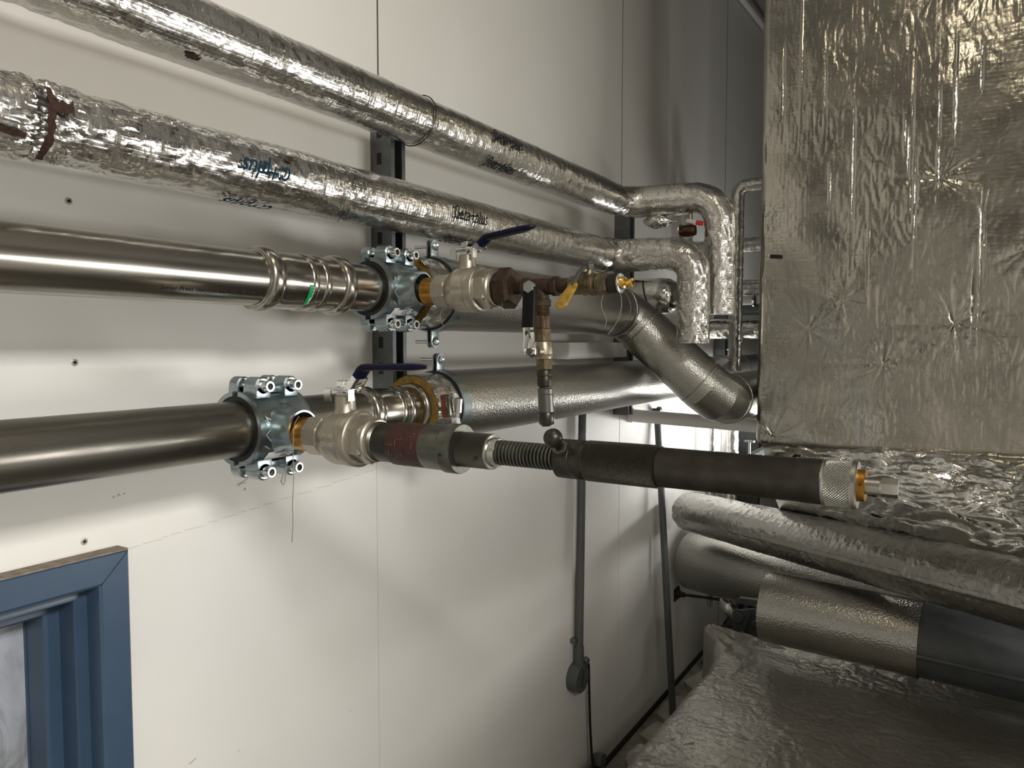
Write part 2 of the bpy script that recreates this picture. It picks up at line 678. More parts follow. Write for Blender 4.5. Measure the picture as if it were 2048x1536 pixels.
# wall with an opening for the window
WX0, WX1, WZ0, WZ1 = -0.45, 0.56, 0.25, 1.078
b = MB()
for (x0, x1, z0, z1) in ((-2.6, WX0, 0, H_CEIL), (WX0, WX1, WZ1, H_CEIL), (WX0, WX1, 0, WZ0), (WX1, 6.0, 0, H_CEIL)):
    b.box(((x0 + x1) / 2, 0.06, (z0 + z1) / 2), (x1 - x0, 0.12, z1 - z0))
wall = meta(b.build('wall_left', wall_m, smooth=0), kind='structure')
g = MB()
for sx, z0, z1, wd in ((1.127, 1.775, H_CEIL, 0.0035), (2.305, 1.8, H_CEIL, 0.0025), (3.49, 0, H_CEIL, 0.004)):
    g.box((sx, -0.0002, (z0 + z1) / 2), (wd, 0.0012, z1 - z0))
g.build('panel_joint', seam_m, wall, smooth=0)
g = MB()
for sx, z0, z1, wd in ((1.112, 0.0, 1.15, 0.0012), (2.305, 0, 1.15, 0.003)):
    g.box((sx, -0.0001, (z0 + z1) / 2), (wd, 0.0008, z1 - z0))
r = random.Random(3)
x = 0.60
while x < 1.10:
    L = 0.01 + 0.03 * r.random()
    g.box((x + L / 2, -0.0001, 1.097 + (x - 0.6) * 0.075 + 0.001 * r.random()), (L, 0.0008, 0.0009))
    x += L + 0.012 * r.random()
g.build('filled_joint', simple('filled_joint', (0.55, 0.54, 0.50), 0.9), wall, smooth=0)


def wall_stroke(lines, wd, name):
    vs, fs = stroke_geo(lines, wd)
    return MB().add([V((x, -0.0006, z)) for x, z in vs], fs).build(name, mark_m, wall, smooth=0)


wall_stroke([[(0.872, 1.148), (0.876, 1.158), (0.879, 1.168), (0.8815, 1.16), (0.881, 1.15), (0.878, 1.142), (0.8745, 1.144), (0.872, 1.15)]], 0.0012, 'pencil_loop')
wall_stroke([[(0.782, 1.157), (0.80, 1.163), (0.818, 1.172)], [(0.785, 1.154), (0.79, 1.158), (0.80, 1.158)], [(0.795, 1.146), (0.798, 1.15), (0.8, 1.146)]], 0.001, 'pencil_scuff')
wall_stroke([[(0.579, 1.172), (0.582, 1.175)], [(0.586, 1.173), (0.588, 1.177), (0.59, 1.173)], [(0.594, 1.174), (0.597, 1.177)]], 0.0008, 'pencil_note')
wall_stroke([[(0.667, 0.733), (0.672, 0.738), (0.68, 0.741)], [(0.685, 0.744), (0.697, 0.748)]], 0.0014, 'scuff_mark')

meta(MB().box((1.7, -1.8, -0.05), (8.8, 4.0, 0.1)).build('floor', floor_m, smooth=0), kind='structure')
meta(MB().box((1.7, -1.8, H_CEIL + 0.05), (8.8, 4.0, 0.1)).build('ceiling', ceil_m, smooth=0), kind='structure')
meta(MB().box((1.7, -3.86, H_CEIL / 2), (8.8, 0.12, H_CEIL)).build('wall_right', room_m, smooth=0), kind='structure')
meta(MB().box((-2.66, -1.8, H_CEIL / 2), (0.12, 4.0, H_CEIL)).build('wall_back', room_m, smooth=0), kind='structure')
meta(MB().box((6.06, -1.8, H_CEIL / 2), (0.12, 4.0, H_CEIL)).build('wall_front', room_m, smooth=0), kind='structure')
meta(MB().prism([(-0.02, -2.0, 0), (-0.02, -2.0, 2.05), (0.24, -2.0, 2.05), (0.24, -2.0, H_CEIL), (0.8, -2.0, H_CEIL), (0.8, -2.0, 0)], (0, -0.10, 0)).build('light_blocker_tall', room_m, smooth=0), kind='structure')  # added out of view: blocks the hanging lamp to darken the far wall
meta(MB().box((4.4, -1.40, H_CEIL / 2), (3.2, 0.08, H_CEIL)).build('light_blocker_duct', room_m, smooth=0), kind='structure')  # added unseen screen, keeps side light from reaching behind the big duct
meta(MB().box((2.0, -1.41, 0.36), (1.55, 0.06, 0.72)).build('light_blocker_low', room_m, smooth=0), kind='structure')  # added unseen block that casts the shade over the low duct and wall foot
meta(MB().box((1.7, -0.006, 0.006), (8.5, 0.012, 0.012)).build('floor_gap_left', black_r, smooth=0), kind='structure')  # thin black strip drawn for the dark gap between wall and floor
meta(MB().cyl((3.3, -0.02, 2.985), (5.6, -0.02, 3.1 - 0.018), 0.014, 12).build('trim_1', pvc), kind='structure')

# ---- window: mitred blue casing, stepped reveal, whited pane
win = thing('window_1', (0.585, 0, 0.25), None, None)
win['kind'] = 'structure'
cx0, cx1, cz0, cz1 = -0.50, 0.585, 0.20, 1.103


def casing_ring(x0, x1, z0, z1, prof):
    """mitred frame; prof: list of (inset, y)"""
    m = MB()
    rows = []
    for ins, y in prof:
        rows.append([V((x0 + ins, y, z0 + ins)), V((x1 - ins, y, z0 + ins)), V((x1 - ins, y, z1 - ins)), V((x0 + ins, y, z1 - ins))])
    m.grid(rows, lambda i, j: (0, 0), True)
    return m


casing_ring(cx0, cx1, cz0, cz1, [(0.0, 0.0), (0.0, -0.023), (0.002, -0.025), (0.037, -0.025), (0.041, -0.022), (0.0425, -0.012), (0.0425, 0.02)]).build('casing', blue_p, win, smooth=25)
casing_ring(cx0, cx1, cz0, cz1, [(0.0425, 0.005), (0.052, 0.005), (0.058, 0.003), (0.060, 0.006), (0.060, 0.042), (0.066, 0.042), (0.078, 0.040), (0.081, 0.043), (0.082, 0.085), (0.0835, 0.085), (0.0835, 0.12), (0.0425, 0.12)]).build('stepped_reveal', blue_p, win, smooth=25)
MB().box(((cx0 + cx1) / 2, 0.092, 0.66), (cx1 - cx0 - 0.16, 0.006, 0.76)).build('pane', glass_m, win, smooth=0)
MB().box(((cx0 + cx1) / 2, -0.0125, cz1 + 0.0012), (cx1 - cx0 - 0.002, 0.025, 0.0024)).build('raw_top_edge', rawwood, win, smooth=0)
g = MB()
for sgn in (0,):
    g.box((cx1 - 0.0205, -0.0252, cz1 - 0.0205), (0.0535, 0.0004, 0.0006), Matrix.Rotation(-math.radians(45), 3, 'Y'))
g.build('mitre_line', ink, win, smooth=0)

# ---- three countersunk screws in the wall board
for k, (x, z, lab) in enumerate(((0.533, 1.567, 'countersunk cross-head screw in white wall above the upper bare steel pipe'),
                                 (0.534, 1.359, 'countersunk cross-head screw in white wall between the two bare steel pipes'),
                                 (0.539, 1.121, 'countersunk cross-head screw in white wall just above the blue frame'))):
    t_ = thing('wall_screw', (x, 0, z), lab, 'screw', 'screws in the wall board')
    MB().lathe((x, 0.001, z), (0, -1, 0), [(0, 0.0048), (0.0014, 0.0048), (0.0019, 0.0036), (0.0012, 0.0028)], 18).build('screw_head', simple('screw_zinc', (0.46, 0.45, 0.42), 0.4, 0.3) if 'screw_zinc' not in MATS else MATS['screw_zinc'], t_)
    g = MB()
    for a in (25, 115):
        g.box((x, -0.0016, z), (0.0046, 0.0012, 0.0012), Matrix.Rotation(math.radians(a), 3, 'Y'))
    g.build('cross_slot', ink, t_, smooth=0)

# ---- strut channels on the wall
def strut(x, z0, z1, lab, slots=False):
    t_ = thing('strut_channel', (x, 0, z0), lab, 'strut', 'vertical strut channels on the wall')
    w_, d_, th, lip = 0.041, 0.052, 0.0025, 0.010
    prof = [(-w_ / 2, 0), (w_ / 2, 0), (w_ / 2, -d_), (w_ / 2 - lip, -d_), (w_ / 2 - lip, -d_ + 0.007), (w_ / 2 - lip + th, -d_ + 0.007), (w_ / 2 - lip + th, -d_ + th), (w_ / 2 - th, -d_ + th), (w_ / 2 - th, -th),
            (-w_ / 2 + th, -th), (-w_ / 2 + th, -d_ + th), (-w_ / 2 + lip - th, -d_ + th), (-w_ / 2 + lip - th, -d_ + 0.007), (-w_ / 2 + lip, -d_ + 0.007), (-w_ / 2 + lip, -d_), (-w_ / 2, -d_)]
    MB().prism([(x + px, py, z0) for px, py in prof], (0, 0, z1 - z0)).build('channel', galv, t_, smooth=0)
    z = z0 + 0.035
    while z < z1 - 0.03 and slots:
        MB().box((x - w_ / 2 - 0.0002, -0.022, z), (0.0006, 0.011, 0.022)).build('slot', black_r, t_, smooth=0)
        z += 0.05
    return t_


strut(1.124, 1.20, 1.86, 'grey strut channel behind the valves, nearest the camera', True)
strut(2.272, 1.15, 1.86, 'grey strut channel under the far ends of the foil pipes')
strut(3.37, 1.15, 1.6, 'distant grey strut channel seen below the foil elbows')

# ================================================================== FOIL WRAPPED PIPES
PY = -0.145
R1, Z1 = 0.0450, 1.778
R2, Z2 = 0.0462, 1.620


def foil_pipe_disp(seams, crush, base_amp):
    def f(s, th, p):
        k = base_amp
        for s0, wd, am in crush:
            k += am * math.exp(-((s - s0) / wd) ** 2)
        d = wrinkle(p, k)
        for s0 in seams:
            x_ = abs(s - s0 - 0.006 * math.sin(th * 2 + s0 * 9))
            d += 0.0012 * math.exp(-(x_ / 0.008) ** 2) - 0.002 * math.exp(-(x_ / 0.0025) ** 2)
        d += -0.0012 * (1 + noise.noise(p * 6))
        return d
    return f


FX = 2.00
FX2 = 1.895
# upper foil pipe
fp1 = thing('foil_insulated_pipe', (0, PY, Z1), 'highest silver foil-wrapped pipe on the white wall, turning out at the far end', 'pipe')
X0 = -0.55
pth = bend([(X0, PY, Z1), (FX, PY, Z1), (FX, -0.416, Z1 - 0.006), (FX, -0.417, 1.46)], 0.075, 16, 0.0042)
off = 0.0 - X0
cr = [(0.25 + off, 0.16, 0.0022), (0.45 + off, 0.07, 0.002), (0.755 + off, 0.04, 0.0022), (1.10 + off, 0.03, 0.0016), (1.30 + off, 0.09, 0.0004), (FX + off - 0.07, 0.05, 0.003), (FX + off + 0.2, 0.05, 0.003), (FX + off + 0.35, 0.12, 0.0035)]
MB().sweep(pth, R1, 88, ref=(0, -1, 0), disp=foil_pipe_disp([0.755 + off, 0.96 + off, 1.45 + off], cr, 0.0007)).build('foil_sleeve', foil_pipe, fp1, smooth=60)
band = [V((1.0645 + 0.009 * math.sin(a - 0.4), PY - (R1 + 0.0005) * math.cos(a), Z1 + (R1 + 0.0005) * math.sin(a))) for a in [2 * PI * i / 60 for i in range(61)]]
tube(band, 0.0011, black_r, 'tie_wire', fp1, 6)
for X, ph in ((1.301, 15.5), (1.297, -55.5)):
    on_pipe(text_geo('\u03b2eta+plus', 0.034, 0.30, 0.80, 0.0004), PY, Z1, R1 + 0.0014, X, ph).build('printed_lettering', ink, fp1, smooth=0)
for X, ph in ((1.759, -54), (0.385, -70)):
    on_pipe(diamond(0.036), PY, Z1, R1 + 0.0014, X, ph).build('printed_diamond', ink, fp1, smooth=0)
on_pipe(jag(0.020, 0.010, 7, 3), PY, Z1, R1 + 0.0008, 0.60, -62).build('torn_hole', torn, fp1, smooth=0)
# crumpled foil lump hanging below the outward run
lump = MB()
rows = []
for i in range(25):
    f = i / 24
    yc = -0.20 - 0.10 * f
    row = []
    rr = 0.022 * math.sin(PI * min(1, f * 1.15 + 0.03)) + 0.003
    for j in range(28):
        th = 2 * PI * j / 28
        p = V((FX + rr * math.cos(th), yc, Z1 - 0.052 - 0.006 * f + rr * 0.8 * math.sin(th)))
        p += V((1, 0.3, 1)) * wrinkle(p, 0.005, 2.0)
        row.append(p)
    rows.append(row)
lump.grid(rows, lambda i, j: (i * .01, j * .01), True).build('hanging_foil_lump', foil_crush, fp1, smooth=50)

# lower foil pipe
fp2 = thing('foil_insulated_pipe', (0, PY, Z2), 'second foil-wrapped pipe, torn at the left, just above the bare steel pipes', 'pipe')
pth = bend([(X0, PY, Z2), (FX2, PY, Z2), (FX2, -0.379, Z2 - 0.006), (FX2, -0.381, 1.383)], 0.06, 16, 0.0042)
cr = [(0.36 + off, 0.06, 0.0038), (0.47 + off, 0.05, 0.004), (0.58 + off, 0.08, 0.003), (0.70 + off, 0.05, 0.0018), (0.88 + off, 0.05, 0.0014), (1.30 + off, 0.05, 0.0008), (FX2 + off - 0.04, 0.05, 0.0028), (FX2 + off + 0.3, 0.22, 0.0035)]
base = foil_pipe_disp([0.80 + off, 0.93 + off, 1.395 + off], cr, 0.0008)


def disp2(s, th, p):
    d = base(s, th, p)
    if abs(s - off - 0.417) < 0.09:
        x_ = s - off - 0.417
        k = math.exp(-abs(x_) / 0.035)
        d += 0.0022 * k * math.sin(th * 46 + 8 * noise.noise(p * 40)) - 0.004 * math.exp(-(x_ / 0.006) ** 2)
    return d


MB().sweep(pth, [R2] * len(pth), 96, ref=(0, -1, 0), disp=disp2).build('foil_sleeve', foil_pipe, fp2, smooth=60)
on_pipe(jag(0.010, 0.062, 12, 5), PY, Z2, R2 + 0.0012, 0.417, -20, PI / 2).build('torn_gap', torn, fp2, smooth=0) if False else None
vs, fs = jag(0.085, 0.010, 14, 5)
on_pipe((vs, fs), PY, Z2, R2 + 0.0012, 0.4175, -18, PI / 2).build('torn_gap', torn, fp2, smooth=0)
on_pipe(jag(0.022, 0.018, 6, 8), PY, Z2, R2 + 0.0012, 0.429, 10).build('torn_patch', torn, fp2, smooth=0)
on_pipe(jag(0.055, 0.0085, 10, 9), PY, Z2, R2 + 0.0012, 0.368, -35).build('torn_patch', torn, fp2, smooth=0)
on_pipe(jag(0.012, 0.010, 5, 11), PY, Z2, R2 + 0.0012, 0.734, 22.6).build('torn_patch', torn, fp2, smooth=0)
on_pipe(text_geo('\u03b1+plus', 0.033, 0.27, 0.86, 0.0006), PY, Z2, R2 + 0.0016, 0.692, -8, PI).build('printed_lettering', ink_b, fp2, smooth=0)
on_pipe(text_geo('\u03b1+plus', 0.033, 0.27, 0.86, 0.0006), PY, Z2, R2 + 0.0016, 0.690, -84, PI).build('printed_lettering', ink_b, fp2, smooth=0)
for X, ph in ((1.165, 0.5), (1.170, -72)):
    on_pipe(text_geo('\u03b2eta+plus', 0.034, 0.30, 0.80, 0.0004), PY, Z2, R2 + 0.0016, X, ph).build('printed_lettering', ink, fp2, smooth=0)
for X, ph in ((0.859, 0.6), (0.862, -66), (1.613, -4.6)):
    on_pipe(diamond(0.034), PY, Z2, R2 + 0.0016, X, ph).build('printed_diamond', ink, fp2, smooth=0)
band = [V((1.862 + 0.012 * math.sin(a + 0.4), PY - (R2 + 0.0005) * math.cos(a), Z2 + (R2 + 0.0005) * math.sin(a))) for a in [2 * PI * i / 60 for i in range(61)]]
tube(band, 0.0012, black_r, 'tie_wire', fp2, 6)


def foil_run(name, path, r, lab, amp=0.0025, seg=40, step=0.006, m=None, caps=True):
    t_ = MB().sweep(bend(path, r * 1.35, 10, step) if len(path) > 2 else lin(path[0], path[1], max(8, int((V(path[1]) - V(path[0])).length / step))), r, seg, ref=(0.3, -0.9, 0.2), disp=lambda s, th, p: wrinkle(p, amp, 1.3), caps=caps).build(name, m or foil_pipe, smooth=55)
    meta(t_, lab, 'pipe')
    return root_at(t_, path[0])


# foil stub, thin far vertical, and cross runs in the gap beside the big duct
stub = thing('foil_wrapped_stub', (2.25, -0.06, 1.53), 'rounded foil-wrapped pipe stub with a black strap below the foil elbows', 'pipe')
MB().lathe((2.25, 0.0, 1.53), (0, -1, 0), [(0.055, 0.04), (0.06, 0.052), (0.09, 0.056), (0.16, 0.057), (0.19, 0.053), (0.21, 0.04), (0.214, 0.01)], 48).build('foil_body', foil_crush, stub, smooth=60)
tube([V((2.25 + 0.058 * math.cos(a), -0.085 - 0.05 * (a - 0.5) / 3, 1.53 + 0.058 * math.sin(a))) for a in [2.2 + 3.2 * i / 30 for i in range(31)]], 0.002, black_r, 'strap', stub, 6)
foil_run('thin_foil_pipe', [(2.8, -0.245, 1.28), (2.8, -0.245, 1.955), (2.8, -0.75, 1.962)], 0.026, 'thin upright foil pipe with a top elbow beside the big foil duct', 0.003)
foil_run('foil_cross_pipe', [(3.02, 0.0, 1.768), (3.02, -0.8, 1.768)], 0.030, 'foil cross pipe high in the gap left of the big duct', 0.002)
foil_run('foil_cross_pipe', [(3.02, 0.0, 1.60), (3.02, -0.8, 1.60)], 0.034, 'foil cross pipe halfway down the gap left of the big duct', 0.003)
foil_run('foil_cross_pipe', [(3.05, 0.0, 1.44), (3.05, -0.7, 1.44)], 0.043, 'thick foil cross pipe lowest in the gap left of the big duct', 0.004)
t_ = thing('white_pipe_stub', (2.92, -0.2, 1.545), 'short white pipe with an end flange in the gap by the big duct', 'pipe')
MB().cyl((2.92, -0.18, 1.545), (2.92, -0.276, 1.545), 0.017, 20).build('pipe', pvc, t_)
MB().cyl((2.92, -0.276, 1.545), (2.92, -0.284, 1.545), 0.025, 20, bev=0.002).build('flange', chrome, t_)
meta(root_at(MB().cyl((3.02, 0.0, 1.515), (3.02, -0.7, 1.515), 0.022, 20).build('grey_cross_pipe', galv), (3.02, 0, 1.515)), 'thin dull grey cross pipe above the lowest foil cross pipe', 'pipe')

# red-levered drain cock under the upper foil elbow
t_ = thing('drain_valve', (FX, -0.36, 1.70), 'small drain valve with a red tag under the upper foil elbow', 'valve')
p0 = onX(1372, 462, FX)
p1 = onX(1400, 458, FX)
MB().lathe(p0 + V((0, 0.014, 0)), (0, -1, 0), [(0, 0.012), (0.006, 0.016), (0.03, 0.017), (0.04, 0.013)], 24).build('body', simple('dark_copper', (0.10, 0.05, 0.03), 0.35, 0.9), t_)
MB().lathe(p0 + V((0, 0.018, 0)), (0, -1, 0), [(0, 0.019), (0.004, 0.019)], 24).build('collar', chrome, t_)
MB().box(onX(1385, 443, FX - 0.02), (0.003, 0.036, 0.010), Matrix.Rotation(0.25, 3, 'X'), 0.001).build('handle_plate', white_l, t_)
MB().box(onX(1399, 446, FX - 0.02), (0.005, 0.020, 0.013), Matrix.Rotation(0.25, 3, 'X'), 0.002).build('red_tag', red_pl, t_)
MB().cyl(p0 + V((0, -0.012, 0)), p0 + V((0, -0.012, 0.055)), 0.006, 12).build('stem', nickel, t_)

# ================================================================== BARE STEEL PIPES
SZ1, SZ2, SR = 1.474, 1.267, 0.0381


def coupling_prof(x0, x1, big):
    L = x1 - x0
    pr = [(0, SR + 0.0004), (0.001, SR + 0.002)]
    for k in range(13):
        a = PI * k / 12
        pr.append((0.0135 - 0.0115 * math.cos(a), SR + 0.0022 + 0.0062 * math.sin(a) ** 0.8))
    pr += [(0.032, SR + 0.0018), (0.036, SR + 0.0026), (0.060, SR + 0.0030)]
    pr += [(L * 0.42, SR + 0.0030)]
    for k in range(7):
        a = PI * k / 6
        pr.append((L * 0.49 - 0.006 * math.cos(a), SR + 0.003 + 0.0018 * math.sin(a)))
    for k in range(7):
        a = PI * k / 6
        pr.append((L * 0.64 - 0.006 * math.cos(a), SR + 0.0025 + 0.0022 * math.sin(a)))
    pr += [(L - 0.032, SR + 0.0018)]
    for k in range(13):
        a = PI * k / 12
        pr.append((L - 0.0135 - 0.0115 * math.cos(a), SR + 0.0022 + 0.0062 * math.sin(a) ** 0.8))
    pr += [(L - 0.001, SR + 0.002), (L, SR + 0.0004)]
    return pr


sp1 = thing('stainless_pipe', (0, PY, SZ1), 'upper bare stainless pipe with a green-labelled press coupling', 'pipe')
MB().sweep(lin((X0, PY, SZ1), (1.06, PY, SZ1), 30), SR, 64, ref=(0, -1, 0)).build('tube', ss_up, sp1)
cp = MB().lathe((0.700, PY, SZ1), (1, 0, 0), coupling_prof(0.700, 0.868, 1), 64, ref=(0, -1, 0)).build('press_coupling', ss_fit, sp1, smooth=40)
on_pipe(text_geo('Sucox Press stainless DN65-76.1X2.0mm Sta', 0.0083, 0, 1.12), PY, SZ1, SR + 0.0004, 0.628, -38).build('printed_line', ink_f, sp1, smooth=0)
on_pipe(rect_geo(0.017, 0.036), PY, SZ1, SR + 0.0036, 0.778, -33).build('green_label', green_l, cp, smooth=0)
on_pipe(text_geo('XPress', 0.0115, 0.1, 0.95, 0.0002), PY, SZ1, SR + 0.0041, 0.779, -33, PI / 2).build('label_lettering', white_ink, cp, smooth=0)

sp2 = thing('stainless_pipe', (0, PY, SZ2), 'lower bare stainless pipe, dull and stained, above the blue frame', 'pipe')
MB().sweep(lin((X0, PY, SZ2), (1.08, PY, SZ2), 30), SR, 64, ref=(0, -1, 0)).build('tube', ss_lo, sp2)
cp2 = MB().lathe((0.905, PY, SZ2), (1, 0, 0), coupling_prof(0.905, 1.06, 1), 64, ref=(0, -1, 0)).build('press_coupling', ss_fit, sp2, smooth=40)
on_pipe(rect_geo(0.02, 0.02), PY, SZ2, SR + 0.0036, 0.985, -22).build('green_label', simple('dark_green_label', (0.01, 0.06, 0.02), 0.4), cp2, smooth=0)


# ================================================================== SADDLE CLAMPS
cast_m = simple('raised_cast_edge', (0.62, 0.66, 0.66), 0.45, 0.5)


def saddle(xc, zc, lab):
    t_ = thing('saddle_clamp', (xc, PY, zc), lab, 'pipe clamp', 'bolted tapping saddles')
    HL, RI, RO = 0.046, 0.0452, 0.0500

    def shell(a0, a1):
        m = MB()
        n = 28
        ring = []
        for k in range(n + 1):
            a = math.radians(a0 + (a1 - a0) * k / n)
            ring.append(a)
        prof = [(-HL, RI), (-HL, RO + 0.0015), (-HL + 0.006, RO + 0.0015), (-HL + 0.009, RO), (HL - 0.009, RO), (HL - 0.006, RO + 0.0015), (HL, RO + 0.0015), (HL, RI), (-HL, RI)]
        rows = [[V((xc + x_, PY - r_ * math.cos(a), zc + r_ * math.sin(a))) for a in ring] for x_, r_ in prof]
        m.grid(rows, lambda i, j: (0, 0))
        for e in (0, n):
            m.add([rows[i][e] for i in range(len(prof) - 1)], [list(range(len(prof) - 1))])
        return m

    front = shell(-84, 84)
    back = shell(97, 263)
    for sz in (-1, 1):
        for sx in (-0.0245, 0.0245):
            # lugs: rounded blocks along Y
            for (m, y0, y1) in ((front, PY - 0.005, PY - 0.032), (back, PY + 0.006, PY + 0.026)):
                zl = zc + sz * 0.0585
                m.cyl((xc + sx, y0, zl), (xc + sx, y1, zl), 0.0125, 22, bev=0.002)
                m.box((xc + sx, (y0 + y1) / 2, zc + sz * 0.050), (0.025, abs(y1 - y0), 0.016), bev=0.002)
        # web between the two lugs
        front.box((xc, PY - 0.013, zc + sz * 0.0525), (0.05, 0.012, 0.009), bev=0.002)
    body = front.build('front_shell', zinc, t_, smooth=40)
    back.build('back_shell', zinc, t_, smooth=40)
    # branch boss with fillet
    bs = MB().lathe((xc, PY, zc), (0, -1, 0), [(0.028, 0.0365), (0.040, 0.0342), (0.047, 0.0312), (0.053, 0.0293), (0.066, 0.0285), (0.0785, 0.028), (0.0815, 0.0265), (0.0815, 0.0238), (0.075, 0.0235)], 48, caps=False)
    for v in bs.v:
        v.y = min(v.y, PY - math.sqrt(max(0.0, RI ** 2 - (v.z - zc) ** 2)) - 0.001)
    bs.build('branch_boss', zinc, t_)
    # rubber gasket filling between pipe and shells
    MB().lathe((xc - HL + 0.001, PY, zc), (1, 0, 0), [(0, SR + 0.0003), (0, RI + 0.0005), (2 * HL - 0.002, RI + 0.0005), (2 * HL - 0.002, SR + 0.0003)], 60, caps=False, ref=(0, -1, 0)).build('gasket', black_r, t_)
    for sz in (-1, 1):
        for sx in (-0.0245, 0.0245):
            bx, bz = xc + sx, zc + sz * 0.0585
            bo = MB().lathe((bx, PY + 0.030, bz), (0, -1, 0), [(0, 0.0035), (0.002, 0.004), (0.062, 0.004), (0.062, 0.0074), (0.064, 0.0078), (0.0745, 0.0078), (0.0758, 0.0070), (0.0758, 0.0048), (0.0715, 0.0046), (0.0715, 0.001)], 28).build('socket_bolt', zinc_b, t_)
            MB().cyl((bx, PY - 0.0417, bz), (bx, PY - 0.0421, bz), 0.0044, 6).build('hex_socket', black_r, bo, smooth=0)
    # raised casting marks and paper label
    lines = text_geo("2\"", 0.020, 0.1, 1, 0)
    on_pipe(text_geo('2', 0.021, 0.1, 1.0, 0.0001), PY, zc, RO + 0.0007, xc - 0.028, 18, -PI / 2 + 0.15).build('cast_size_mark', cast_m, body, smooth=0)
    on_pipe(stroke_geo([[(-0.004, 0.008), (-0.0065, 0.016)], [(0.002, 0.004), (-0.007, -0.004), (0.003, -0.014)], [(-0.006, -0.020), (0.004, -0.026)], [(-0.002, 0.012), (0.004, 0.012)], [(0.006, 0.002), (0.008, -0.010)]], 0.0011), PY, zc, RO + 0.0007, xc - 0.030, -2).build('cast_lettering', cast_m, body, smooth=0)
    on_pipe(rect_geo(0.046, 0.017), PY, zc, RO + 0.0006, xc - 0.001, -49).build('paper_label', white_l, body, smooth=0)
    on_pipe(stroke_geo([[(-0.012, 0.006), (0.02, 0.006)], [(0.002, 0.002), (0.018, 0.002)], [(0.002, -0.001), (0.014, -0.001)], [(0.002, -0.004), (0.019, -0.004)]], 0.0012), PY, zc, RO + 0.0009, xc - 0.001, -49).build('label_print', ink, body, smooth=0)
    return t_


XL, ZLv = 0.715, 1.261
XU, ZUv = 0.980, 1.468
saddle(XL, SZ2, 'zinc tapping saddle bolted round the lower bare steel pipe')
saddle(XU, SZ1, 'zinc tapping saddle bolted round the upper bare steel pipe')


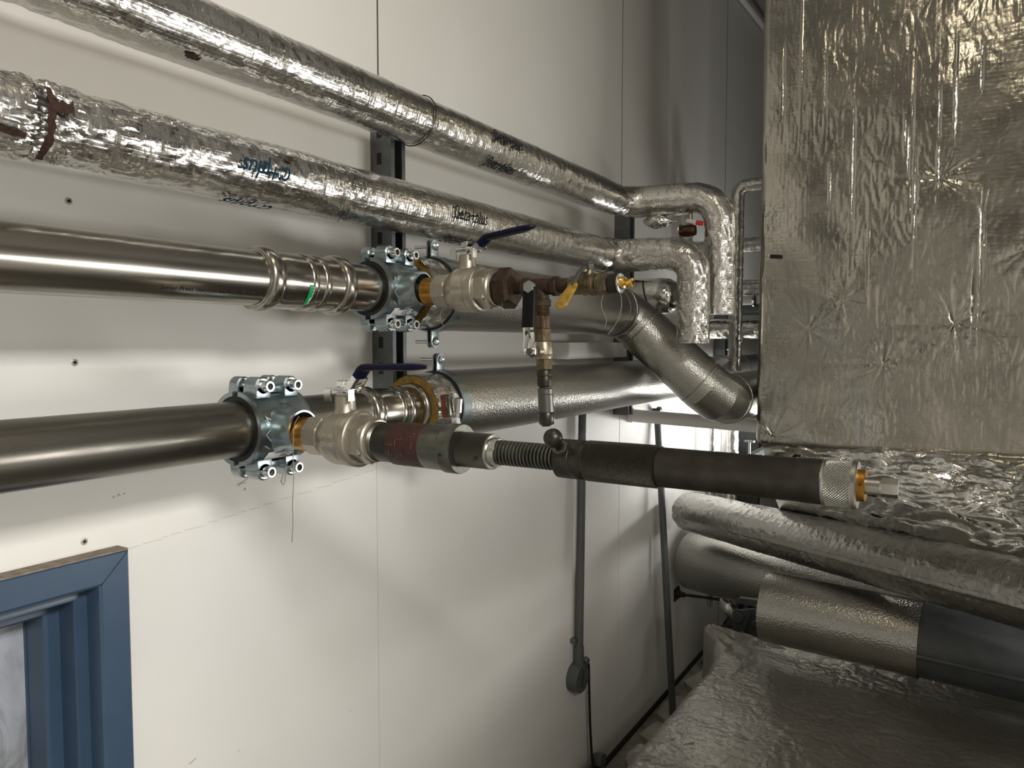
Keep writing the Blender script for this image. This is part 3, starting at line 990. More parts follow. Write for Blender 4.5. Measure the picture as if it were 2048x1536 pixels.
# ================================================================== BIG BALL VALVES
def big_valve(xc, zc, a0, lab, lever):
    """axis along -Y; a measured from the pipe axis"""
    o = (xc, PY, zc)
    t_ = thing('ball_valve', (xc, PY - a0 - 0.02, zc), lab, 'valve', 'lever ball valves with blue handles')
    D = (0, -1, 0)
    MB().lathe(o, D, [(a0 - 0.004, 0.0232), (a0 + 0.030, 0.0232)], 40).build('brass_nipple', brass, t_)
    MB().lathe(o, D, [(a0 + 0.018, 0.0250), (a0 + 0.020, 0.0268), (a0 + 0.044, 0.0268), (a0 + 0.046, 0.025)], 48, fn=octf).build('inlet_hex', nickel, t_, smooth=25)
    c = a0 + 0.076
    pr = [(a0 + 0.043, 0.0255)]
    for k in range(20):
        a = c - 0.030 + 0.043 * k / 19
        pr.append((a, min(0.0355, 0.0365 * math.sqrt(max(0.05, 1 - ((a - c) / 0.0405) ** 2)))))
    pr += [(c + 0.0135, 0.0350), (c + 0.0145, 0.0363), (c + 0.0275, 0.0363), (c + 0.0290, 0.0350), (c + 0.0300, 0.0300)]
    bd = MB().lathe(o, D, pr, 56)
    bd.lathe((xc, PY - c, zc), (0, 0, 1), [(0.026, 0.0175), (0.034, 0.0150), (0.040, 0.0135), (0.054, 0.0132), (0.055, 0.012)], 32, ref=(1, 0, 0))
    body = bd.build('body', nickel, t_, smooth=45)
    MB().lathe(o, D, [(c + 0.028, 0.028), (c + 0.030, 0.0315), (c + 0.046, 0.0315), (c + 0.049, 0.029)], 48, fn=hexf, ref=(0.5, 0, 0.866)).build('outlet_hex', nickel, t_, smooth=25)
    MB().lathe(o, D, [(c + 0.046, 0.0285), (c + 0.052, 0.0285), (c + 0.054, 0.0265), (c + 0.058, 0.0262)], 48).build('outlet_collar', nickel, t_)
    # cast lettering on the camera side of the body
    for txt, da, dz, sz in (('PN40', 0.002, 0.006, 0.0085), ('DN40', 0.002, -0.005, 0.0085), ('2401', 0.004, -0.016, 0.006)):
        vs, fs = text_geo(txt, sz, 0, 0.95, 0.0001)
        out = []
        for x_, y_ in vs:
            a = c + da + x_
            ang = (dz + y_) / 0.036
            r_ = min(0.0355, 0.0365 * math.sqrt(max(0.05, 1 - ((a - c) / 0.0405) ** 2))) + 0.0004
            out.append(V((xc - r_ * math.cos(ang), PY - a, zc + r_ * math.sin(ang))))
        MB().add(out, fs).build('cast_lettering', simple('nickel_highlight', (0.62, 0.58, 0.49), 0.4, 0.7) if 'nickel_highlight' not in MATS else MATS['nickel_highlight'], body, smooth=0)
    yc = PY - c
    MB().lathe((xc, yc, zc + 0.050), (0, 0, 1), [(0, 0.006), (0.026, 0.006)], 16).build('stem', chrome, t_)
    MB().lathe((xc, yc, zc + 0.0665), (0, 0, 1), [(0, 0.0098), (0.001, 0.0108), (0.0075, 0.0108), (0.0085, 0.009)], 24, fn=hexf, ref=(1, 0, 0)).build('stem_nut', chrome, t_, smooth=25)
    MB().lathe((xc, yc, zc + 0.052), (0, 0, 1), [(0, 0.0105), (0.001, 0.0118), (0.0075, 0.0118), (0.0085, 0.010)], 24, fn=hexf, ref=(1, 0, 0)).build('gland_nut', chrome, t_, smooth=25)
    # stamped lever: plate, tabs, angled strap
    zp = zc + 0.0635
    pl = MB().box((xc, yc + 0.004, zp), (0.024, 0.040, 0.003), bev=0.001)
    pl.box((xc - 0.013, yc + 0.018, zp - 0.008), (0.002, 0.012, 0.015))
    pl.box((xc + 0.013, yc + 0.010, zp - 0.008), (0.002, 0.012, 0.015))
    pl.box((xc - 0.010, yc - 0.019, zp - 0.007), (0.010, 0.003, 0.014))
    (aa, za), (ab, zb), (ac, zc2) = lever
    A, B, Cc = V((xc, PY - aa, za)), V((xc, PY - ab, zb)), V((xc, PY - ac, zc2))
    S = V((xc, yc - 0.012, zp))
    d = (A - S)
    ang = math.atan2(d.z, -d.y)
    rm = Matrix.Rotation(-ang, 3, 'X')
    pl.box((S + A) / 2, (0.021, d.length + 0.006, 0.003), rm, 0.0008)
    for sx in (-1, 1):
        pl.box((S + A) / 2 + V((sx * 0.0105, 0, -0.003)), (0.002, d.length, 0.008), rm)
    pl.build('lever_plate', chrome, t_, smooth=25)
    # vinyl-dipped grip, flattened tube
    path = bend([A - d.normalized() * 0.004, B, Cc], 0.010, 8, 0.008)
    m = MB()
    rows = []
    n = len(path)
    for i, p in enumerate(path):
        tn = (path[min(i + 1, n - 1)] - path[max(i - 1, 0)]).normalized()
        nrm = tn.cross(V((1, 0, 0))).normalized()
        e = min(1.0, math.sqrt(max(0.02, (n - 1 - i) / 3.0))) if i > n - 4 else 1.0
        rows.append([p + V((1, 0, 0)) * (0.0115 * e * math.copysign(abs(math.cos(t)) ** 0.6, math.cos(t))) + nrm * (0.0046 * (0.4 + 0.6 * e) * math.copysign(abs(math.sin(t)) ** 0.6, math.sin(t))) for t in [2 * PI * k / 20 for k in range(20)]])
    m.grid(rows, lambda i, j: (0, 0), True)
    m.add(rows[0], [list(range(20))])
    m.add(rows[-1], [list(range(20))])
    m.build('blue_grip', blue_v, t_, smooth=60)
    return t_


big_valve(XL, ZLv, 0.083, 'ball valve with a level blue lever on the lower steel pipe, holding the drilling tool',
          ((0.186, 1.344), (0.194, 1.3535), (0.2935, 1.3555)))
big_valve(XU, ZUv, 0.092, 'ball valve with an upward blue lever on the upper steel pipe',
          ((0.196, 1.539), (0.206, 1.548), (0.292, 1.5585)))

# ================================================================== HOT-TAP DRILLING TOOL
ox, oz = XL, 1.260
dr = thing('drilling_tool', (ox, PY - 0.5, oz), 'long dark hot-tap drilling tool screwed into the lower valve, reaching right across', 'drilling tool')
D = (0, -1, 0)
O = (ox, PY, oz)
MB().lathe(O, D, [(0.205, 0.0232)] + [(0.2145 + 0.0022 * k + q, r_) for k in range(4) for q, r_ in ((0, 0.0252), (0.0011, 0.0240))] + [(0.2235, 0.0245)], 48).build('threaded_end', grey_st, dr)
MB().lathe(O, D, [(0.2235, 0.0243), (0.2255, 0.0247), (0.2500, 0.0247)], 56).build('adapter', dark_st, dr)
MB().lathe(O, D, [(0.2470, 0.0255), (0.2490, 0.0267), (0.2980, 0.0269), (0.2985, 0.0262)], 56).build('red_sleeve', red_wrap, dr)
# scratch marks on the red sleeve
rr = random.Random(4)
sc_l = []
for k in range(16):
    a, ph = 0.252 + 0.042 * rr.random(), -1.3 + 2.2 * rr.random()
    if rr.random() < 0.5:
        sc_l.append([(a, ph), (a + 0.004 + 0.008 * rr.random(), ph)])
    else:
        sc_l.append([(a, ph), (a, ph + 0.3 * rr.random())])
m = MB()
for (a1, p1_), (a2, p2_) in sc_l:
    q = []
    for a, ph in ((a1, p1_), (a2, p2_)):
        q.append(V((ox - 0.0271 * math.cos(ph), PY - a, oz + 0.0271 * math.sin(ph))))
    m.sweep([q[0], q[1]], 0.0003, 4)
m.build('scratches', simple('scratch', (0.22, 0.09, 0.06), 0.6), dr)
MB().lathe(O, D, [(0.2980, 0.0266), (0.2990, 0.0271), (0.3255, 0.0273), (0.3265, 0.0290), (0.3280, 0.0295)], 56).build('chuck_body', grey_st, dr)
ck = MB().lathe(O, D, [(0.3280, 0.0295), (0.3445, 0.0296), (0.3465, 0.0288), (0.3465, 0.0200)], 56).build('chuck_flange', pale_st if False else grey_st, dr)
MB().cyl((ox - 0.0285, PY - 0.3345, oz - 0.004), (ox - 0.0298, PY - 0.3345, oz - 0.004), 0.0022, 14).build('pin_hole', black_r, ck)
kn = MB().lathe(O, D, [(0.3460, 0.0195), (0.3475, 0.0206), (0.3880, 0.0206)], 64).build('knurled_nut', knurl_g, dr)
MB().cyl((ox - 0.0195, PY - 0.379, oz - 0.005), (ox - 0.0209, PY - 0.379, oz - 0.005), 0.0022, 14).build('pin_hole', black_r, kn)
MB().lathe(O, D, [(0.3880, 0.0206), (0.3900, 0.0202), (0.3905, 0.0168), (0.3985, 0.0160), (0.3990, 0.013)], 56).build('nut_end_ring', pale_st, dr)
pr = []
a = 0.3985
pitch = 0.0046
while a < 0.482:
    pr += [(a, 0.0118), (a + pitch * 0.22, 0.0142), (a + pitch * 0.62, 0.0142), (a + pitch * 0.84, 0.0118)]
    a += pitch
MB().lathe(O, D, pr, 44).build('feed_screw', grey_st, dr, smooth=25)
MB().lathe(O, D, [(0.4750, 0.0190), (0.4765, 0.0210), (0.4935, 0.0212), (0.4945, 0.0205)], 56).build('clamp_collar', dark_st, dr)
MB().lathe(O, D, [(0.4940, 0.0208), (0.4955, 0.0212), (0.5085, 0.0210), (0.5100, 0.0202)], 56).build('clamp_collar', dark_st, dr)
MB().lathe(O, D, [(0.5085, 0.0205), (0.5110, 0.0216), (0.5875, 0.0219), (0.5895, 0.0212)], 72).build('knurled_grip', knurl_d, dr)
MB().lathe(O, D, [(0.5880, 0.0200), (0.6600, 0.0199), (0.7245, 0.0200), (0.7255, 0.0204), (0.7420, 0.0205), (0.7430, 0.0198)], 64).build('barrel', dark_st, dr)
MB().lathe(O, D, [(0.7425, 0.0200), (0.7440, 0.0206), (0.7460, 0.0206)], 64).build('end_cap_rim', pale_st, dr)
MB().lathe(O, D, [(0.7460, 0.0206), (0.7480, 0.0209), (0.7660, 0.0209), (0.7665, 0.0206)], 72).build('knurled_end_cap', knurl_s, dr)
MB().lathe(O, D, [(0.7660, 0.0206), (0.7672, 0.0216), (0.7705, 0.0216), (0.7715, 0.0205), (0.7715, 0.006)], 64).build('end_flange', pale_st, dr)
bb = MB().lathe(O, D, [(0.7712, 0.0142), (0.7770, 0.0142), (0.7775, 0.0136), (0.7775, 0.008)], 44).build('brass_collar', brass, dr)
MB().cyl((ox - 0.0136, PY - 0.7742, oz + 0.003), (ox - 0.0145, PY - 0.7742, oz + 0.003), 0.0010, 12).build('pin_hole', black_r, bb)
sh = MB().lathe(O, D, [(0.7770, 0.0073), (0.7885, 0.0073), (0.7887, 0.0080), (0.7900, 0.0082)], 32).build('spindle', pale_st, dr)
MB().lathe(O, D, [(0.7900, 0.0086), (0.8010, 0.0086), (0.8028, 0.0080)], 24, fn=hexf, ref=(0.5, 0, 0.866)).build('hex_drive', pale_st, dr, smooth=20)
# ball-headed clamp screw on the collar
kd = V((-0.80, 0.03, 0.60)).normalized()
k0 = V((ox, PY - 0.4870, oz))
kb = MB().lathe(k0, kd, [(0.018, 0.0060), (0.034, 0.0046)] + [(0.0435 - 0.0102 * math.cos(PI * q / 14), max(0.0005, 0.0102 * math.sin(PI * q / 14))) for q in range(3, 15)], 28, ref=(0, 1, 0)).build('clamp_screw_knob', dark_st, dr, smooth=60)
MB().lathe(k0, kd, [(0.020, 0.0085), (0.0215, 0.0092), (0.0265, 0.0092), (0.028, 0.0082)], 24, fn=hexf, ref=(0, 1, 0)).build('lock_nut', grey_st, kb, smooth=20)

# ================================================================== RUSTY TEE AND SMALL VALVES
O = (XU, PY, ZUv)
te = thing('rusty_tee_assembly', (XU, PY - 0.30, ZUv), 'rusty iron reducer and tee fitting screwed into the upper ball valve', 'pipe fitting')
MB().lathe(O, D, [(0.2140, 0.0240)] + [(0.2185 + 0.0022 * k + q, r_) for k in range(4) for q, r_ in ((0, 0.0250), (0.0011, 0.0238))] + [(0.2300, 0.0255)], 40).build('reducer_thread', rust, te)
MB().lathe(O, D, [(0.2290, 0.0280), (0.2330, 0.0318), (0.2520, 0.0318), (0.2570, 0.0270), (0.2575, 0.0100)], 48, fn=hexf, ref=(0.3, 0, 0.95)).build('hex_reducer', rust, te, smooth=25)
MB().lathe(O, D, [(0.2560, 0.0098), (0.2740, 0.0098)], 28).build('nipple', rust, te)
ta = 0.3010
MB().lathe(O, D, [(0.2715, 0.0130), (0.2730, 0.0147), (0.2800, 0.0147), (0.2815, 0.0122), (ta, 0.0125), (0.3215, 0.0122), (0.3230, 0.0147), (0.3305, 0.0147), (0.3320, 0.0130)], 40).lathe((XU, PY - ta, ZUv), (0, -0.05, -1), [(0.0, 0.0122), (0.0185, 0.0124), (0.0200, 0.0147), (0.0290, 0.0147), (0.0305, 0.0125)], 40, ref=(1, 0, 0)).build('tee', rust, te, smooth=40)
MB().lathe((XU, PY - ta, ZUv), (-1, 0, 0.0), [(0.0, 0.0098), (0.0175, 0.0098), (0.0195, 0.0085)], 24, fn=hexf, ref=(0, 1, 0)).build('hex_plug', simple('dull_grey_plug', (0.30, 0.31, 0.29), 0.5, 0.6), te, smooth=20) if False else None
MB().lathe(O, D, [(0.3300, 0.0108), (0.3600, 0.0108)], 28).build('nipple', rust, te)

# small valve with yellow lever, brass nozzle at its end
yv = thing('lever_valve', (XU, PY - 0.385, ZUv), 'small dull brass valve with a worn yellow lever and bright brass tip', 'valve')
MB().lathe(O, D, [(0.3500, 0.0125), (0.3515, 0.0138), (0.3690, 0.0138), (0.3705, 0.0125)], 36, fn=hexf, ref=(1, 0, 0)).build('inlet_hex', oldbrass, yv, smooth=25)
MB().lathe(O, D, [(0.3690, 0.0125), (0.3720, 0.0150), (0.3760, 0.0158), (0.3765, 0.0148), (0.3850, 0.0152), (0.3860, 0.0163), (0.3900, 0.0163), (0.3910, 0.0150), (0.3935, 0.0150)], 40).lathe((XU, PY - 0.380, ZUv), (0, 0, 1), [(0.012, 0.0085), (0.020, 0.0075), (0.023, 0.0072)], 24, ref=(1, 0, 0)).build('body', oldbrass, yv, smooth=40)
MB().lathe(O, D, [(0.3935, 0.0140), (0.3945, 0.0158), (0.4110, 0.0158), (0.4125, 0.0140)], 36, fn=hexf, ref=(0.3, 0, 0.95)).build('outlet_hex', oldbrass, yv, smooth=25)
MB().lathe(O, D, [(0.4125, 0.0120), (0.4150, 0.0142), (0.4275, 0.0142), (0.4285, 0.0130)], 40).build('end_cap', simple('dark_thread', (0.035, 0.03, 0.022), 0.5, 0.7, 100, 0.3, 0.3), yv)
MB().lathe(O, D, [(0.4285, 0.0140), (0.4310, 0.0140), (0.4315, 0.0120)], 40).build('cap_ring', zinc_b, yv)
MB().lathe(O, D, [(0.4312, 0.0085), (0.4330, 0.0088), (0.4375, 0.0088), (0.4385, 0.0055), (0.4400, 0.0052), (0.4450, 0.0052), (0.4452, 0.0066), (0.4480, 0.0066), (0.4485, 0.0030), (0.4400, 0.0028)], 32).build('brass_nozzle', gold, yv)
sy = V((XU, PY - 0.380, ZUv + 0.022))
MB().lathe(sy, (-0.35, -0.1, 1), [(0, 0.0082), (0.003, 0.0085), (0.009, 0.0085), (0.010, 0.0072), (0.010, 0.0055), (0.013, 0.005), (0.0135, 0.003)], 24, fn=hexf, ref=(1, 0, 0)).build('stem_nut', grey_st, yv, smooth=30)
L0 = sy + V((-0.004, 0, 0.004))
L1 = onX(1150, 565, XU - 0.022)
L2 = onX(1117, 618, XU - 0.060)
m = MB()
path = lin(L1, L2, 14)
ld = (L2 - L1).normalized()
sd = ld.cross(V((0, -1, 0))).normalized()
wd_ = V((0, -1, 0)) - ld * ld.dot(V((0, -1, 0)))
wd_.normalize()
rows = []
for i, p in enumerate(path):
    f = i / 13
    e = math.sqrt(max(0.05, min(1, (13 - i) / 2.0)))
    e *= math.sqrt(max(0.25, min(1, (i + 0.6) / 2.0)))
    wv = (0.0075 + 0.0015 * f) * e
    rows.append([p + wd_ * wv * math.copysign(abs(math.cos(t)) ** 0.6, math.cos(t)) + sd * 0.003 * e * math.copysign(abs(math.sin(t)) ** 0.6, math.sin(t)) for t in [2 * PI * k / 18 for k in range(18)]])
m.grid(rows, lambda i, j: (0, 0), True)
m.add(rows[0], [list(range(18))]).add(rows[-1], [list(range(18))])
m.build('yellow_lever', yel_v, yv, smooth=60)
MB().sweep([L0, L0.lerp(L1, 0.5) + V((-0.004, 0, 0.002)), L1.lerp(L2, 0.12)], 0.0042, 10, fn=lambda th: 0.6 + 0.6 * abs(math.cos(th))).build('lever_neck', grey_st, yv)

# small downward valve with black lever
bdir = V((0, -0.055, -1)).normalized()
bo_ = V((XU, PY - ta, ZUv))
bv = thing('lever_valve', bo_ + bdir * 0.11, 'small brass drain valve with a black lever hanging from the rusty tee', 'valve')
ref = (-1, 0, 0)
MB().lathe(bo_, bdir, [(0.028, 0.0118)] + [(0.0310 + 0.0024 * k + q, r_) for k in range(6) for q, r_ in ((0, 0.0126), (0.0012, 0.0116))] + [(0.047, 0.0120), (0.062, 0.0122), (0.064, 0.0105)], 32, ref=ref).build('threaded_nipple', simple('brown_pipe', (0.12, 0.085, 0.055), 0.4, 0.8, 80, 0.3, 0.4), bv)
MB().lathe(bo_, bdir, [(0.062, 0.0125), (0.0635, 0.0140), (0.0810, 0.0140), (0.0825, 0.0125)], 36, fn=hexf, ref=ref).build('inlet_hex', oldbrass, bv, smooth=25)
vb = MB().lathe(bo_, bdir, [(0.0820, 0.0120), (0.0850, 0.0132), (0.0950, 0.0142), (0.1010, 0.0142), (0.1020, 0.0132), (0.1060, 0.0125), (0.1080, 0.0120)], 40, ref=ref)
vc = bo_ + bdir * 0.096
vb.lathe(vc, (-1, 0, 0), [(0.010, 0.0085), (0.020, 0.0075), (0.0225, 0.0072)], 24, ref=(0, 1, 0))
vb.build('body', simple('pale_brass', (0.33, 0.29, 0.21), 0.4, 0.85, 120, 0.2, 0.2), bv, smooth=40)
MB().lathe(bo_, bdir, [(0.1075, 0.0118), (0.1090, 0.0132), (0.1230, 0.0132), (0.1245, 0.0118)], 36, fn=hexf, ref=ref).build('outlet_hex', oldbrass, bv, smooth=25)
MB().lathe(bo_, bdir, [(0.1245, 0.0110), (0.1260, 0.0118), (0.1330, 0.0118), (0.1335, 0.0105), (0.1350, 0.0110), (0.1400, 0.0116), (0.1480, 0.0112), (0.1490, 0.0090), (0.1520, 0.0090)], 36, ref=ref).build('dark_union', simple('dark_union', (0.05, 0.045, 0.035), 0.4, 0.8), bv)
MB().lathe(bo_, bdir, [(0.1515, 0.0102), (0.1530, 0.0114), (0.1600, 0.0114), (0.1605, 0.0108), (0.1615, 0.0116), (0.1870, 0.0118), (0.1875, 0.0112)], 36, ref=ref).build('quick_coupling', simple('gunmetal', (0.15, 0.15, 0.14), 0.35, 0.85), bv)
MB().lathe(bo_, bdir, [(0.1875, 0.0113), (0.1885, 0.0119), (0.2035, 0.0119), (0.2060, 0.0105), (0.2065, 0.0080), (0.2085, 0.0078)], 36, ref=ref).build('coupling_end', simple('gunmetal_dark', (0.06, 0.058, 0.052), 0.35, 0.85), bv)
hx = XU - 0.040
MB().lathe((hx + 0.010, vc.y, vc.z), (-1, 0, 0), [(0, 0.0082), (0.001, 0.0090), (0.0075, 0.0090), (0.0085, 0.0078)], 24, fn=hexf, ref=(0, 1, 0)).lathe((hx + 0.002, vc.y, vc.z), (-1, 0, 0), [(0, 0.0045), (0.006, 0.0045)], 16, ref=(0, 1, 0)).build('stem_nut', grey_st, bv, smooth=25)
q1 = onX(1060, 697, hx)
q2 = onX(1056, 655, hx - 0.012)
q3 = onX(1059, 574, hx - 0.010)
st = MB()
st.box(q1, (0.003, 0.020, 0.018), None, 0.0008)
dq = q2 - q1
st.sweep([q1 + V((0, 0.004, 0)), q1.lerp(q2, 0.5), q2, q2.lerp(q3, 0.15)], [0.0085] * 4, 12, ref=(0, 1, 0), fn=lambda th: 1.0 if abs(math.sin(th)) < 0.3 else (0.25 if abs(math.sin(th)) > 0.85 else 0.6))
st.build('lever_plate', chrome, bv, smooth=25)
m = MB()
path = lin(q2, q3, 12)
rows = []
for i, p in enumerate(path):
    rows.append([p + V((0, 1, 0)) * 0.0098 * math.copysign(abs(math.cos(t)) ** 0.5, math.cos(t)) + V((1, 0, 0)) * 0.0036 * math.copysign(abs(math.sin(t)) ** 0.5, math.sin(t)) for t in [2 * PI * k / 18 for k in range(18)]])
m.grid(rows, lambda i, j: (0, 0), True)
m.add(rows[0], [list(range(18))]).add(rows[-1], [list(range(18))])
m.build('black_lever', black_v, bv, smooth=60)
MB().lathe(q3 + V((0.004, 0, 0)), (-1, 0, 0), [(0, 0.0085), (0.007, 0.0092), (0.009, 0.0085)], 24, fn=hexf, ref=(0, 0.5, 0.866)).build('hex_bolt_head', simple('dull_grey_plug', (0.30, 0.31, 0.29), 0.5, 0.6), bv, smooth=20)

# hemp threads left at the joints
def thread(pts, lab, m=hemp, r_=0.0007):
    pts = [V(p) for p in pts]
    dense = []
    for i in range(len(pts) - 1):
        for k in range(8):
            f = k / 8
            p0_, p1_, p2_, p3_ = pts[max(i - 1, 0)], pts[i], pts[i + 1], pts[min(i + 2, len(pts) - 1)]
            dense.append(0.5 * ((2 * p1_) + (p2_ - p0_) * f + (2 * p0_ - 5 * p1_ + 4 * p2_ - p3_) * f * f + (3 * p1_ - p0_ - 3 * p2_ + p3_) * f ** 3))
    dense.append(pts[-1])
    o = MB().sweep(dense, r_, 6, ref=(0.3, 0.5, 0.81)).build('loose_thread', m)
    meta(o, lab, 'thread')
    return root_at(o, pts[0])


xt = XL - 0.026
thread([onX(598, 832, xt), onX(589, 850, xt), onX(587, 880, xt), onX(586, 910, xt), onX(587, 960, xt), onX(585, 1010, xt), onX(586, 1040, xt), onX(584, 1085, xt)], 'long loose thread hanging from the lower valve joint down the white wall', r_=0.0006)
thread([onX(1208, 585, XU), onX(1203, 602, XU), onX(1204, 618, XU), onX(1213, 638, XU), onX(1210, 655, XU)], 'short curly thread hanging under the yellow-levered valve', r_=0.0005)
thread([onX(1238, 580, XU), onX(1243, 600, XU), onX(1240, 630, XU), onX(1227, 655, XU), onX(1216, 668, XU)], 'thread curving down from the bright brass tip', r_=0.0005)
thread([onX(1003, 570, XU - .02), onX(1007, 590, XU - .02), onX(1004, 604, XU - .02), onX(1005, 622, XU - .02)], 'tiny thread hanging from the rusty hex reducer', r_=0.0004)
thread([onX(884, 620, XU - .02), onX(880, 632, XU - .02), onX(884, 645, XU - .02), onX(886, 652, XU - .02)], 'small thread hanging below the upper ball valve', r_=0.0004)

# ================================================================== EMBOSSED-JACKET PIPES
ER = 0.0672


def jagged_end(m, x, zc, r, seed):
    pass


def emb_pipe(zc, x_end, x_jacket, path, lab, r, scribble):
    t_ = thing('jacketed_pipe', (x_end, PY, zc), lab, 'pipe')
    rr = random.Random(int(zc * 1000))
    # foam core with ragged end face
    seg = 72
    m = MB()
    rows = []
    for (rad, dx) in ((SR + 0.001, 0.0), ((SR + r) / 2, -0.002), (r - 0.005, 0.0), (r - 0.004, 0.02)):
        rows.append([V((x_end + dx + 0.003 * noise.noise(V((math.cos(2 * PI * j / seg) * 3, math.sin(2 * PI * j / seg) * 3, rad * 60))), PY - rad * math.cos(2 * PI * j / seg), zc + rad * math.sin(2 * PI * j / seg))) for j in range(seg)])
    m.grid(rows, lambda i, j: (0, 0), True).build('foam_core', pu, t_, smooth=60)
    # foil wrap with torn edge
    m = MB()
    rows = []
    for k in range(14):
        f = k / 13
        row = []
        for j in range(seg):
            th = 2 * PI * j / seg
            x_ = x_end + (x_jacket + 0.004 - x_end) * f
            if k == 0:
                x_ += -0.002 + 0.008 * noise.noise(V((math.cos(th) * 6, math.sin(th) * 6, zc * 9)))
            rd = r - 0.0035 + (0.0015 if k else 0)
            p = V((x_, PY - rd * math.cos(th), zc + rd * math.sin(th)))
            rd += wrinkle(p, 0.0016, 1.6)
            row.append(V((x_, PY - rd * math.cos(th), zc + rd * math.sin(th))))
        rows.append(row)
    m.grid(rows, lambda i, j: (i * 0.008, j * 0.006), True).build('foil_wrap', foil_pipe, t_, smooth=60)
    return t_


e1 = emb_pipe(SZ1, 1.035, 1.125, None, 'upper jacketed pipe behind the rusty tee, bending down to the right', ER, False)
# straight jacket, then an offset that comes out from the wall and drops, then on along the room
B1 = V((1.985, PY, SZ1))
B2 = V((2.085, -0.397, 1.224))
B3 = V((3.6, -0.397, 1.224))
MB().sweep(lin((1.120, PY, SZ1), B1 + V((-0.03, 0, 0)), 40), ER, 72, ref=(0, -1, 0)).build('straight_jacket', emb_m, e1)
RE = 0.0705
mid = (B2 - B1).normalized()
pa = bend([B1 + V((-0.10, 0, 0)), B1, B1 + mid * 0.11], 0.09, 3)
MB().sweep(pa, ER + 0.0012, 72, ref=(0, -1, 0)).build('elbow_jacket', emb_m, e1, smooth=14)
MB().sweep(lin(B1 + mid * 0.07, B1 + mid * ((B2 - B1).length - 0.05), 24), RE, 72, ref=(1, 0, 0)).build('offset_jacket', emb_m, e1)
pa = bend([B2 - mid * 0.10, B2, B2 + V((0.10, 0, 0))], 0.075, 2)
MB().sweep(pa, RE + 0.0015, 72, ref=(1, 0, 0)).build('elbow_jacket', emb_m, e1, smooth=14)
MB().sweep(lin(B2 + V((0.09, 0, 0)), B3, 30), RE, 72, ref=(0, -1, 0)).build('straight_jacket', emb_m, e1)
# swaged beads at the jacket joints
for c_, d_ in ((B1 + V((-0.065, 0, 0)), V((1, 0, 0))), (B1 + mid * 0.075, mid), (B2 - mid * 0.075, mid), (B2 + V((0.075, 0, 0)), V((1, 0, 0)))):
    u_ = d_.cross(V((0.2, 0.5, 0.9))).normalized()
    w_ = d_.cross(u_)
    tube([c_ + (u_ * math.cos(2 * PI * i / 64) + w_ * math.sin(2 * PI * i / 64)) * (RE + 0.0012) for i in range(65)], 0.0018, emb_l, 'swaged_bead', e1, 8)

e2 = emb_pipe(SZ2, 1.045, 1.145, None, 'lower jacketed pipe running level along the wall behind the drilling tool', 0.0655, True)
MB().sweep(lin((1.140, PY, SZ2), (4.6, PY, SZ2), 60), 0.0655, 72, ref=(0, -1, 0)).build('straight_jacket', emb_m, e2)
tube([V((2.93, PY - 0.0662 * math.cos(2 * PI * i / 64), SZ2 + 0.0662 * math.sin(2 * PI * i / 64))) for i in range(65)], 0.001, black_r, 'jacket_joint', e2, 6)
on_pipe(stroke_geo([[(0, 0), (0.004, 0.006), (0.002, 0.010)], [(0.004, 0.002), (0.008, 0.008)], [(0.008, 0), (0.012, 0.008)], [(0.013, 0.001), (0.020, 0.009)], [(0.020, 0.000), (0.014, 0.009)], [(0.022, 0.001), (0.026, 0.004), (0.023, 0.008), (0.021, 0.004), (0.026, 0.001)], [(0.033, 0.008), (0.028, 0.006), (0.033, 0.003), (0.028, 0.0)], [(0.035, 0.008), (0.040, 0.008), (0.035, 0.001), (0.041, 0.001)]], 0.0016), PY, SZ2, 0.0652, 1.079, 38, -PI / 2).build('pen_scribble', ink, e2, smooth=0)


# ---- hanger rings
def hanger(xc, zc, r, lab):
    t_ = thing('pipe_hanger_ring', (xc, PY, zc), lab, 'pipe clamp', 'rubber-lined hanger rings')
    m = MB()
    for a0, a1 in ((-86, 86), (94, 266)):
        rows = []
        for x_, r_ in ((-0.012, r), (-0.012, r + 0.0028), (0.012, r + 0.0028), (0.012, r), (-0.012, r)):
            rows.append([V((xc + x_, PY - r_ * math.cos(math.radians(a0 + (a1 - a0) * k / 40)), zc + r_ * math.sin(math.radians(a0 + (a1 - a0) * k / 40)))) for k in range(41)])
        m.grid(rows, lambda i, j: (0, 0))
    for sz in (-1, 1):
        for dy in (-0.0045, 0.0045):
            m.box((xc, PY + dy, zc + sz * (r + 0.011)), (0.022, 0.0028, 0.024), None, 0.001)
            m.cyl((xc, PY + dy - 0.0014, zc + sz * (r + 0.022)), (xc, PY + dy + 0.0014, zc + sz * (r + 0.022)), 0.0108, 20)
    m.build('steel_band', zinc, t_, smooth=35)
    MB().lathe((xc - 0.013, PY, zc), (1, 0, 0), [(0, r - 0.003), (0, r + 0.0002), (0.0275, r + 0.0012), (0.0275, r - 0.003)], 72, ref=(0, -1, 0), caps=False).build('rubber_lining', black_r, t_)
    for sz in (-1, 1):
        bz = zc + sz * (r + 0.021)
        MB().lathe((xc, PY + 0.040, bz), (0, -1, 0), [(0, 0.003), (0.046, 0.003), (0.046, 0.0068), (0.0485, 0.0068), (0.0505, 0.0050), (0.049, 0.0018)], 20).build('screw', zinc_b, t_)
    MB().cyl((xc, PY + r, zc), (xc, -0.05, zc), 0.005, 14).build('fixing_stud', zinc_b, t_)
    return t_


hanger(1.108, SZ1, 0.0668, 'hanger ring around the upper jacketed pipe, behind the upper ball valve')
hanger(1.124, SZ2, 0.0652, 'hanger ring around the lower jacketed pipe, behind the drilling tool')
h3 = hanger(3.19, SZ2, 0.0665, 'far hanger ring on the lower jacketed pipe beside the big foil duct')

